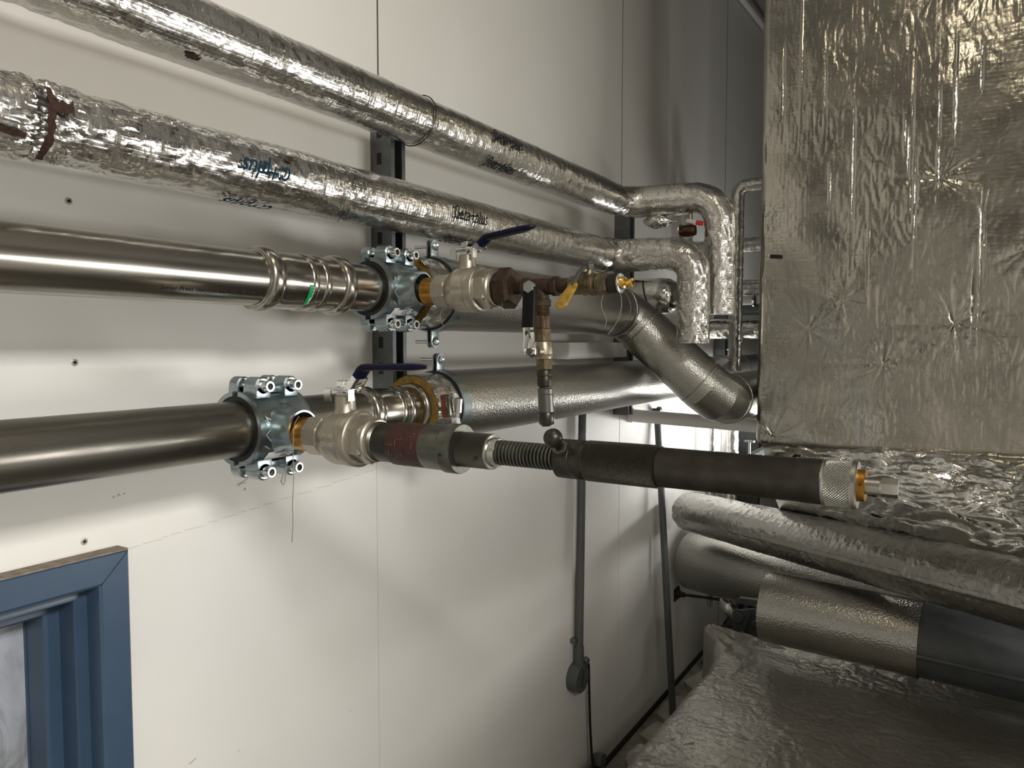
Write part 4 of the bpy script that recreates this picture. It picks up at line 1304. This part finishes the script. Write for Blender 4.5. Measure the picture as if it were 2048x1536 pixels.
# ---- little bleed cock by the lower hanger
t_ = thing('bleed_valve', (1.05, -0.235, 1.272), 'small bleed valve with a maroon paddle in front of the lower hanger ring', 'valve')
p = onX(893, 812, 1.045)
rz = Matrix.Rotation(-0.12, 3, 'X')
MB().box(p, (0.010, 0.019, 0.041), rz, 0.004).build('paddle', maroon, t_)
MB().box(p + V((-0.0008, -0.007, 0.001)), (0.0115, 0.008, 0.036), rz, 0.003).build('paddle_side', grey_st, t_)
q = onX(915, 812, 1.055)
MB().lathe(q + V((0, 0, -0.012)), (0, -0.1, 1), [(0, 0.0060), (0.001, 0.0068), (0.025, 0.0068), (0.026, 0.0060)], 24).build('barrel', simple('pale_nickel', (0.55, 0.55, 0.50), 0.3, 0.9), t_)
MB().lathe(q + V((0, 0, -0.020)), (0, -0.1, 1), [(0, 0.0050), (0.009, 0.0062)], 18, fn=hexf).build('neck', chrome, t_)
MB().box(q + V((0, 0.003, -0.030)), (0.010, 0.012, 0.020), rz, 0.001).build('tag', white_l, t_)
vs, fs = text_geo('1/2', 0.010, 0, 0.8)
qq = q + V((-0.0054, 0.003, -0.030))
MB().add([V((qq.x, qq.y - vy * 0 - vx * 0.8, qq.z + vy)) for vx, vy in vs], fs).build('tag_lettering', ink, t_, smooth=0)
MB().cyl(p + V((0.004, 0.0, -0.004)), V((1.06, PY - 0.0385, 1.262)), 0.005, 14).build('stem', nickel, t_)

# ================================================================== THINGS ON THE WALL
t_ = thing('plastic_trunking', (2.0, 0, 1.34), 'white plastic trunking box on the wall between the two jacketed pipes', 'trunking')
MB().box((2.03, -0.0275, 1.362), (0.40, 0.055, 0.046), None, 0.002).build('trunk', pvc, t_)
MB().box((2.03, -0.0555, 1.362), (0.396, 0.002, 0.040), None, 0.0006).build('lid', pvc, t_)

t_ = thing('plastic_pipe', (2.39, 0, 1.138), 'white plastic pipe leaving the wall under the jacketed pipes', 'pipe')
MB().cyl((2.39, 0.0, 1.136), (2.39, -0.475, 1.1235), 0.0215, 32).build('pipe', pvc, t_)
MB().lathe((2.39, -0.001, 1.136), (0, -1, -0.026), [(0, 0.024), (0.012, 0.0245), (0.014, 0.023), (0.014, 0.020)], 36).build('wall_collar', pvc, t_)

t_ = thing('grey_conduit', (1.98, -0.018, 0.42), 'grey conduit dropping down the white wall to a round junction box', 'conduit')
MB().cyl((1.993, -0.018, 1.235), (1.975, -0.018, 0.455), 0.0125, 24).build('tube', grey_pl, t_)
MB().cyl((1.9755, -0.018, 0.478), (1.9743, -0.018, 0.425), 0.0150, 24, bev=0.001).build('socket', grey_pl, t_)
for z in (0.50,):
    MB().box((1.958, -0.010, z), (0.016, 0.018, 0.012), None, 0.002).build('fixing_saddle', galv, t_)
t_ = thing('junction_box', (1.968, -0.015, 0.385), 'round grey junction box at the foot of the conduit', 'junction box')
MB().lathe((1.968, 0.0, 0.385), (0, -1, 0), [(0, 0.043), (0.032, 0.043), (0.034, 0.0415), (0.0345, 0.004)], 44).build('box_body', grey_pl, t_)
MB().cyl((1.968, -0.0345, 0.385), (1.968, -0.0355, 0.385), 0.0035, 12).build('lid_screw', black_r, t_)
MB().box((1.968, -0.0350, 0.385), (0.002, 0.001, 0.05), Matrix.Rotation(0.15, 3, 'Y')).build('lid_line', ink, t_, smooth=0)
MB().lathe((2.004, -0.018, 0.412), (1, 0, 0.25), [(0, 0.013), (0.014, 0.013), (0.016, 0.010), (0.026, 0.010)], 20).build('cable_gland', galv, t_)
pts = [(2.030, -0.018, 0.418), (2.040, -0.019, 0.395), (2.043, -0.02, 0.30), (2.048, -0.021, 0.2), (2.052, -0.026, 0.10), (2.050, -0.034, 0.06)]
o = MB().sweep(bend(pts, 0.012, 5), 0.0042, 10, ref=(0.3, 0.9, 0.1)).build('black_cable', cable_m)
meta(root_at(o, pts[0]), 'black cable hanging from the junction box to the floor', 'cable')

p = V((2.025, -0.050, 0.0))
t_ = thing('socket_block', p, 'dark plastic socket block on the floor at the end of the black cable', 'socket')
MB().box(p + V((-0.005, 0, 0.034)), (0.13, 0.075, 0.068), None, 0.012).build('block', grey_pl, t_)
MB().box(p + V((0.055, 0.012, 0.085)), (0.040, 0.030, 0.035), Matrix.Rotation(0.3, 3, 'Y'), 0.004).build('plug', grey_pl, t_)

p0 = onY(1315, 835, -0.02)
p1 = V((2.585, -0.100, 0.0))
t_ = thing('grey_conduit', p1, 'leaning grey conduit right of the junction box, reaching the floor behind the foil', 'conduit')
MB().cyl(p0 + (p0 - p1).normalized() * 0.03, p1, 0.0125, 24).build('tube', grey_pl, t_)
MB().lathe(p0 + V((0, 0, 0.028)), (0, -1, 0), [(-0.018, 0.005), (-0.004, 0.006), (0, 0.012), (0.012, 0.012), (0.014, 0.009)], 18).build('top_clip', dark_st, t_)

# thin rust-plated rod near the floor, with a wrapped end
pr_ = onY(1352, 1187, 0.0)
t_ = thing('threaded_rod', pr_, 'dark rusty threaded rod with a square wall plate near the floor', 'rod')
MB().box(pr_ + V((0, -0.003, 0)), (0.055, 0.006, 0.05), None, 0.001).build('wall_plate', rust, t_)
MB().lathe(pr_, (0, -1, 0), [(0.006, 0.017), (0.016, 0.017), (0.02, 0.012), (0.036, 0.011)], 20, fn=hexf).build('nut', rust, t_, smooth=25)
end = onX(1446, 1200, pr_.x)
MB().cyl(pr_ + V((0, -0.02, 0)), end, 0.0055, 14).build('rod', dark_st, t_)

# rag of foil tape at the rod's end
m = MB()
rows = []
for i in range(22):
    f = i / 21
    row = []
    for j in range(26):
        th = 2 * PI * j / 26
        r_ = (0.012 + 0.034 * math.sin(PI * min(1, f * 0.9)) ** 1.2) * (1 + 0.35 * noise.noise(V((math.cos(th) * 2, math.sin(th) * 2, f * 4))))
        p = end + V((0.25 * r_ * math.cos(th), 0.01 - 0.055 * f + r_ * 0.8 * math.cos(th) * 0.4, 0.015 - 0.075 * f)) + V((r_ * math.sin(th) * 0.5, r_ * math.cos(th) * 0.6, 0))
        p += V((0.4, 1, 1)) * wrinkle(p, 0.007, 1.6)
        row.append(p)
    rows.append(row)
m.grid(rows, lambda i, j: (i * .004, j * .004), True)
m.add(rows[0], [list(range(26))]).add(rows[-1], [list(range(26))])
m.sweep([end + V((0, -0.045, -0.05)), end + V((0.002, -0.055, -0.09)), end + V((0, -0.058, -0.125)), end + V((0, -0.060, -0.16))], [0.007, 0.004, 0.0035, 0.002], 8)
o = meta(m.build('foil_tape_rag', foil_crush, smooth=50), 'crumpled rag of silver tape on the end of the rusty rod', 'tape')
root_at(o, end)

# grey bolted bracket behind the sleeved pipe
bx = 2.50
t_ = thing('steel_bracket', (bx, -0.45, 0.40), 'grey bolted steel bracket behind the sleeved pipe', 'bracket')
g = MB()
q = [V((bx, onX(1455, 1305, bx).y, 0.0)), onX(1465, 1222, bx), onX(1505, 1218, bx), onX(1640, 1240, bx), V((bx, onX(1640, 1330, bx).y, 0.0))]
g.prism(q, (0.012, 0, 0))
g.build('plate', grey_pt, t_, smooth=0)
q = [onX(1462, 1250, bx - 0.008), onX(1470, 1218, bx - 0.008), onX(1502, 1226, bx - 0.008), onX(1486, 1268, bx - 0.008)]
MB().prism(q, (0.008, 0, 0)).build('cleat', grey_pt, t_, smooth=0)
for (u_, v_, r_) in ((1477, 1234, 0.018), (1486, 1266, 0.009), (1511, 1246, 0.009)):
    c0 = onX(u_, v_, bx - 0.008)
    MB().cyl(c0, c0 + V((-0.010, 0, 0)), r_, 20, bev=0.002).build('bolt', grey_pt, t_)
q = [onX(1468, 1206, bx), onX(1478, 1196, bx), onX(1640, 1216, bx), onX(1640, 1226, bx)]
MB().prism(q, (0.02, 0, 0)).build('top_flange', grey_pt, t_, smooth=0)

# ================================================================== BIG FOIL DUCT (right)
DX0, DX1, DY0, DY1, DZ0, DZ1 = 2.15, 2.75, -0.480, -1.36, 1.10, H_CEIL - 0.02
pins = [(-1.01, 2.25, 1.0), (-0.915, 1.79, 1.0), (-0.955, 1.43, 1.5), (-0.615, 1.42, 1.0), (-0.80, 1.33, 1.2), (-0.70, 1.50, 0.5), (-1.12, 1.62, 0.8), (-0.53, 1.125, 1.6)]
rnd = random.Random(12)
ridges = []
for k in range(26):
    ridges.append((-0.52 - 0.70 * rnd.random(), 1.45 + 0.75 * rnd.random(), 0.05 + 0.22 * rnd.random(), 0.0016 + 0.0016 * rnd.random(), rnd.choice((-1, 1))))


def duct_disp(y, z):
    p = V((0.3, y, z))
    # gentle sag of the quilt plus crinkles stretched along the height
    h = 0.008 * noise.noise(V((0, y * 5, z * 4))) + 0.0035 * noise.noise(V((2, y * 11, z * 9)))
    q = V((0, y * 46, z * 15))
    d, _ = noise.voronoi(q + V((0, noise.noise(q * 0.6), noise.noise(q * 0.6 + V((4, 4, 4))))) * 0.9)
    zone = (0.5 + 0.5 * noise.noise(V((7, y * 4, z * 4)))) * max(0.35, min(1.0, (-0.50 - y) / 0.22))
    h += -0.0012 * zone * (1 - min(d[1] - d[0], 0.4) / 0.4)
    q = V((0, y * 60, z * 55))
    h += 0.0007 * zone * noise.turbulence(q, 3, True)
    h += 0.0002 * noise.noise(V((1, y * 120, z * 35)))
    for (yy, z0, L, am, sg) in ridges:
        if abs(y - yy) < 0.02 and z0 - L < z < z0 + L:
            h += sg * am * math.exp(-((y - yy - 0.002 * noise.noise(V((0, 0, z * 40)))) / 0.0022) ** 2) * (1 - ((z - z0) / L) ** 2)
    for (py, pz, am) in pins:
        dy, dz = y - py, z - pz
        r_ = math.hypot(dy, dz)
        if r_ < 0.22:
            th = math.atan2(dz, dy)
            fall = math.exp(-r_ / 0.055)
            n_ = noise.noise(V((math.cos(th) * 3.1 + py * 7, math.sin(th) * 3.1, pz * 5)))
            fall *= 0.55 + 0.9 * n_ if n_ > -0.5 else 0.1
            h += -0.005 * am * fall + 0.0030 * am * fall * min(1, r_ / 0.012) * noise.noise(V((math.cos(th) * 7.5 + py, math.sin(th) * 7.5, r_ * 9 + pz)))
    return h


m = MB()
prm = []
RC = 0.018
ny = 330
for j in range(14):
    prm.append((DX1 - (DX1 - DX0 - RC) * j / 14, DY0, 0, 1))
for j in range(8):
    a = PI / 2 * j / 8
    prm.append((DX0 + RC - RC * math.sin(a), DY0 - RC + RC * math.cos(a), -math.sin(a), math.cos(a)))
for j in range(ny):
    f = j / (ny - 1)
    prm.append((DX0, DY0 - RC - (0.80 if True else 0) * f, -1, 0))
prm.append((DX0, DY1, -1, 0))
prm.append((DX1, DY1, 1, 0))
zs = [DZ0, DZ0 + 0.004, DZ0 + 0.010] + [DZ0 + 0.018 + (1.30 - 0.018) * k / 360 for k in range(361)] + [DZ1]
rows = []
for iz, z in enumerate(zs):
    row = []
    for (x_, y_, nx_, ny_) in prm:
        fade = 1.0 if (nx_ < 0 and y_ > DY1 + 0.02) else 0.0
        h = duct_disp(y_, z) if fade and z < DZ1 else 0.0
        if ny_ > 0.2:
            h = 0.004 * noise.noise(V((x_ * 20, 0, z * 9)))
        sag = 0.012 * math.sin((y_ + 0.5) * 9) * math.exp(-(z - DZ0) / 0.03) if nx_ < 0 else 0.0
        inset = {0: 0.012, 1: 0.005, 2: 0.0015}.get(iz, 0.0)
        h -= inset
        row.append(V((x_ + nx_ * h, y_ + ny_ * h, z + (sag * 0.4 if iz < 60 else 0))))
    rows.append(row)
arc = [0]
for (a_, b_) in zip(prm, prm[1:]):
    arc.append(arc[-1] + math.hypot(b_[0] - a_[0], b_[1] - a_[1]))
arc.append(arc[-1] + 0.6)
bd = thing('foil_covered_duct', (DX0, -1.1, DZ0), 'large upright duct wrapped in crinkled silver foil, filling the upper right', 'duct')
m.grid(rows, lambda i, j: (arc[j], zs[i]), True)
m.add(rows[0], [list(range(len(rows[0])))])
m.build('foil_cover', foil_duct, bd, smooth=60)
pp = onX(1552, 513, DX0 - 0.004)
MB().box(pp, (0.008, 0.032, 0.010), Matrix.Rotation(0.1, 3, 'X'), 0.002).build('slit_in_foil', black_r, bd)


# ================================================================== LOWER RIGHT PIPES AND DUCT
def cpt(px, py, depth):
    d = ray(px, py)
    return CAM + d * (depth / d.dot(FW))


# foil pipe coming towards the right under the duct
F0, F1 = cpt(1377, 1022, 2.9), cpt(2045, 1186, 1.62)
fd = (F1 - F0).normalized()
F2 = F1 + fd * 0.45
FR = 0.0775
n = int((F2 - F0).length / 0.0055)
fpl = thing('foil_insulated_pipe', F0, 'foil-wrapped pipe crossing below the big foil duct, under the drilling tool tip', 'pipe')


def fd_disp(s, th, p):
    k = 0.0015 + 0.004 * math.exp(-(s / 0.09) ** 2) + 0.0012 * (0.5 + 0.5 * noise.noise(p * 5))
    d = wrinkle(p, k, 1.6)
    d += 0.0018 * noise.noise(p * 9)
    # overlapping seam line along the top
    x_ = (th - 1.05)
    d += 0.003 * math.exp(-(x_ / 0.05) ** 2) - 0.002 * math.exp(-((x_ + 0.05) / 0.03) ** 2)
    return d


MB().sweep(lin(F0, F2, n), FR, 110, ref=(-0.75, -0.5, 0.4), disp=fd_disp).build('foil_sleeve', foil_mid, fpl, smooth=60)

# large jacketed pipe behind it
G0, G1 = cpt(1386, 1120, 3.02), cpt(1830, 1222, 2.36)
gd = (G1 - G0).normalized()
o = MB().sweep(lin(G0, G1 + gd * 0.35, 60), 0.116, 80, ref=(0, 0, 1)).build('jacketed_pipe', emb_l)
meta(root_at(o, G0), 'thick jacketed pipe low at the back, under the crossing foil pipe', 'pipe')

# sleeved grey pipe
S0, S1 = cpt(1533, 1212, 2.2), cpt(1843, 1279, 1.97)
sd_ = (S1 - S0).normalized()
t_ = thing('sleeved_pipe', S0, 'grey painted pipe with a bright embossed metal sleeve, above the lowest foil duct', 'pipe')
m = MB()
m.sweep(lin(S0, S1, 50), 0.0995, 90, ref=(0, 0, 1), caps=False)
m.sweep(lin(S1, S0, 50), 0.0985, 90, ref=(0, 0, 1), caps=False)
m.build('embossed_sleeve', emb_l, t_)
MB().sweep(lin(S0 + sd_ * 0.03, S1 + sd_ * 0.9, 30), 0.0955, 80, ref=(0, 0, 1)).build('grey_pipe', grey_pt, t_)
u_ = (V((-1, 0, 0)) - sd_ * sd_.dot(V((-1, 0, 0)))).normalized()
MB().sweep(lin(S1 + u_ * 0.094 - V((0, 0, 0.012)), S1 + sd_ * 0.9 + u_ * 0.094 - V((0, 0, 0.012)), 12), 0.006, 10).build('seam_rib', grey_pt, t_)

# crumpled foil between the duct's foot and the crossing pipe
m = MB()
rows = []
NI, NJ = 90, 170
for i in range(NI):
    f = i / (NI - 1)
    row = []
    for j in range(NJ):
        g_ = j / (NJ - 1)
        y_ = -0.50 - 0.82 * g_
        top = V((DX0 + 0.012, y_, DZ0 + 0.012))
        tt = (y_ - F0.y) / fd.y
        bot = F0 + fd * tt + V((0.045, 0.02, FR * 0.86))
        p = top.lerp(bot, f)
        bulge = math.sin(PI * f) * (0.035 + 0.06 * g_ + 0.05 * noise.noise(V((g_ * 5, f * 2, 3))))
        p += V((-1, 0, 0.15)) * bulge
        q = V((g_ * 8, f * 5.5, 1.0))
        d, _ = noise.voronoi(q + V((noise.noise(q), noise.noise(q + V((5, 5, 5))), 0)) * 0.7)
        h = 0.045 * min(d[1] - d[0], 0.6) + 0.010 * noise.noise(V((g_ * 14, f * 18, 0))) + 0.0022 * noise.noise(V((g_ * 60, f * 40, 0)))
        edge = min(1, f * 8, (1 - f) * 8)
        p += V((-0.8, 0, 0.6)) * h * edge
        row.append(p)
    rows.append(row)
m.grid(rows, lambda i, j: (i * .004, j * .006))
o = m.build('crumpled_foil_sheet', foil_crush, smooth=55)
root_at(o, (DX0, -1.0, 1.0))
meta(o, 'loose crumpled sheet of bright foil hanging under the big duct, behind the tool tip', 'foil sheet')

# lowest foil-covered duct: outline polygon with soft draped edges
TZ = 0.45
outl = [(1.40, -0.362), (1.55, -0.360), (1.95, -0.366), (2.09, -0.372), (2.17, -0.366), (2.28, -0.325), (2.335, -0.285), (2.345, -0.30), (2.345, -1.28), (1.40, -1.28)]
m = MB()
NX, NYY = 210, 190
rows = []


def edge_y(x_):
    for (a_, b_) in zip(outl, outl[1:7]):
        if a_[0] <= x_ <= b_[0]:
            f = (x_ - a_[0]) / (b_[0] - a_[0])
            return a_[1] + (b_[1] - a_[1]) * f
    return -0.285


def low_h(x_, y_):
    e = edge_y(min(x_, 2.335))
    d_e = e - y_
    h = 0.006 * noise.noise(V((x_ * 5, y_ * 5, 2))) + 0.0018 * noise.noise(V((x_ * 13, y_ * 13, 4)))
    q = V((x_ * 17, y_ * 17, 0))
    d, _ = noise.voronoi(q + V((noise.noise(q), noise.noise(q + V((8, 1, 2))), 0)) * 0.9)
    zone = 0.35 + 0.65 * max(0, 0.5 + noise.noise(V((x_ * 3, y_ * 3, 9))))
    h += -0.0022 * zone * (1 - min(d[1] - d[0], 0.16) / 0.16)
    q = V((x_ * 48, y_ * 48, 0))
    h += 0.0011 * noise.turbulence(q, 3, True)
    # gathered radial folds at the far corner
    cx_, cy_ = 2.335, -0.285
    r_ = math.hypot(x_ - cx_, y_ - cy_)
    th = math.atan2(y_ - cy_, x_ - cx_)
    k = math.exp(-r_ / 0.14)
    h += k * (0.030 + 0.008 * min(1, r_ / 0.04) * math.sin(th * 15 + 2 * noise.noise(V((r_ * 20, 0, 0)))))
    # the lip of the far edge is a little raised
    h += 0.010 * math.exp(-((2.345 - x_) / 0.03) ** 2)
    h -= 0.020 * math.exp(-d_e / 0.010)
    return h


for i in range(NX):
    x_ = 1.40 + (2.345 - 1.40) * i / (NX - 1)
    e = edge_y(min(x_, 2.335))
    row = [V((x_, e + 0.012 * noise.noise(V((x_ * 6, 0, 1))), 0.0)), V((x_, e + 0.006 + 0.006 * noise.noise(V((x_ * 9, 5, 1))), TZ * 0.5)), V((x_, e + 0.002, TZ - 0.06))]
    for j in range(NYY):
        f = (j / (NYY - 1)) ** 1.15
        y_ = e + (-1.28 - e) * f
        row.append(V((x_, y_, TZ + low_h(x_, y_))))
    row += [V((x_, -1.28, 0.0))]
    rows.append(row)
m.grid(rows, lambda i, j: (rows[i][min(j, len(rows[0]) - 1)].x, rows[i][min(j, len(rows[0]) - 1)].y))
m.add(rows[0], [list(range(len(rows[0])))]).add(rows[-1], [list(range(len(rows[-1])))])
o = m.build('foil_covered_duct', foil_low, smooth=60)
root_at(o, (1.5, -1.0, 0))
meta(o, 'low flat duct under creased silver foil in the lower right corner', 'duct')

# ================================================================== FAR CORNER BY THE HIDDEN LAMP
for k, (px, r_, lab) in enumerate(((1424, 0.016, 'thinner upright foil pipe low behind the jacketed elbow'), (1465, 0.026, 'thicker upright foil pipe low behind the jacketed elbow'))):
    p = onX(px, 900, 3.15)
    foil_run('upright_foil_pipe', [(3.15, p.y, 0.25), (3.15, p.y, 1.15)], r_, lab, 0.003, 30, 0.01)
p = onX(1500, 895, 3.0)
t_ = thing('clamped_grey_pipe', p, 'grey pipe end with a white hanger seen at the duct corner', 'pipe')
p2 = onX(1497, 915, 2.7)
MB().cyl(p2 + V((0.25, 0, -0.02)), p2 + V((0.0, 0, -0.02)), 0.030, 28, bev=0.003).build('pipe_end', galv, t_)
MB().cyl(p2 + V((0.01, 0, 0.008)), p2 + V((0.01, 0, 0.055)), 0.0045, 12).build('hanger_rod', pvc, t_)
MB().box(p2 + V((0.01, 0, 0.057)), (0.02, 0.034, 0.006), None, 0.001).build('hanger_top', pvc, t_)
p3 = onX(1497, 885, 3.7)
o = MB().box((p3.x, p3.y, (p3.z + 0.11) / 2), (0.04, 0.11, p3.z + 0.11), None, 0.004).build('dark_cabinet', dark_m)
meta(root_at(o, p3), 'dark cabinet edge behind the white hanger at the duct corner', 'cabinet')

# ================================================================== FLOOR DEBRIS
slabs = [((2.28, -0.10), 0.13, 0.10, 0.1, 'pale dusty slab piece next to the cloudy cup'),
         ((2.45, -0.11), 0.15, 0.14, -0.05, 'pale dusty slab piece left of the leaning conduit'),
         ((2.66, -0.10), 0.22, 0.15, 0.05, 'large pale slab piece behind the foot of the leaning conduit'),
         ((2.95, -0.13), 0.24, 0.18, -0.12, 'broken slab piece by the wall past the leaning conduit'),
         ((3.25, -0.16), 0.22, 0.20, 0.2, 'farthest pale slab piece beside the black tangle')]
for k, ((x_, y_), sx, sy, rz_, lab) in enumerate(slabs):
    rr = random.Random(k)
    pts = []
    for q in range(9):
        a = 2 * PI * q / 9
        pts.append((sx / 2 * math.copysign(min(1, abs(math.cos(a)) * 1.3), math.cos(a)) * (0.85 + 0.15 * rr.random()), sy / 2 * math.copysign(min(1, abs(math.sin(a)) * 1.3), math.sin(a)) * (0.85 + 0.15 * rr.random())))
    c_, s_ = math.cos(rz_), math.sin(rz_)
    o = MB().prism([(x_ + px * c_ - py * s_, y_ + px * s_ + py * c_, 0.0) for px, py in pts], (0, 0, 0.012 + 0.006 * rr.random())).build('slab_piece', tile_m, smooth=0)
    meta(root_at(o, (x_, y_, 0)), lab, 'rubble', 'slab pieces along the foot of the wall')
c0 = V((2.235, -0.115, 0.0))
t_ = MB().lathe(c0 + V((-0.03, 0, 0.036)), (1.0, 0.2, 0.0), [(0, 0.002), (0.0005, 0.034), (0.003, 0.036), (0.005, 0.034), (0.07, 0.026), (0.071, 0.002)], 30).build('plastic_cup', cup_m)
meta(root_at(t_, c0), 'cloudy plastic cup lying on its side at the foot of the wall', 'cup')
m = MB()
for k in range(7):
    rr = random.Random(40 + k)
    base_ = V((3.05 + 0.07 * k, -0.06 - 0.02 * rr.random(), 0.03))
    pts = [base_ + V((0, 0, 0)), base_ + V((0.05, -0.03, 0.06 + 0.05 * rr.random())), base_ + V((0.10, -0.04, 0.10 + 0.1 * rr.random())), base_ + V((0.16, -0.06, 0.05)), base_ + V((0.2, -0.05, 0.02))]
    m.sweep(bend(pts, 0.02, 4), 0.014 + 0.006 * rr.random(), 10)
o = m.build('cable_tangle', cable_m)
meta(root_at(o, (3.2, -0.1, 0)), 'black tangle of cable on the floor behind the low foil duct', 'cable')
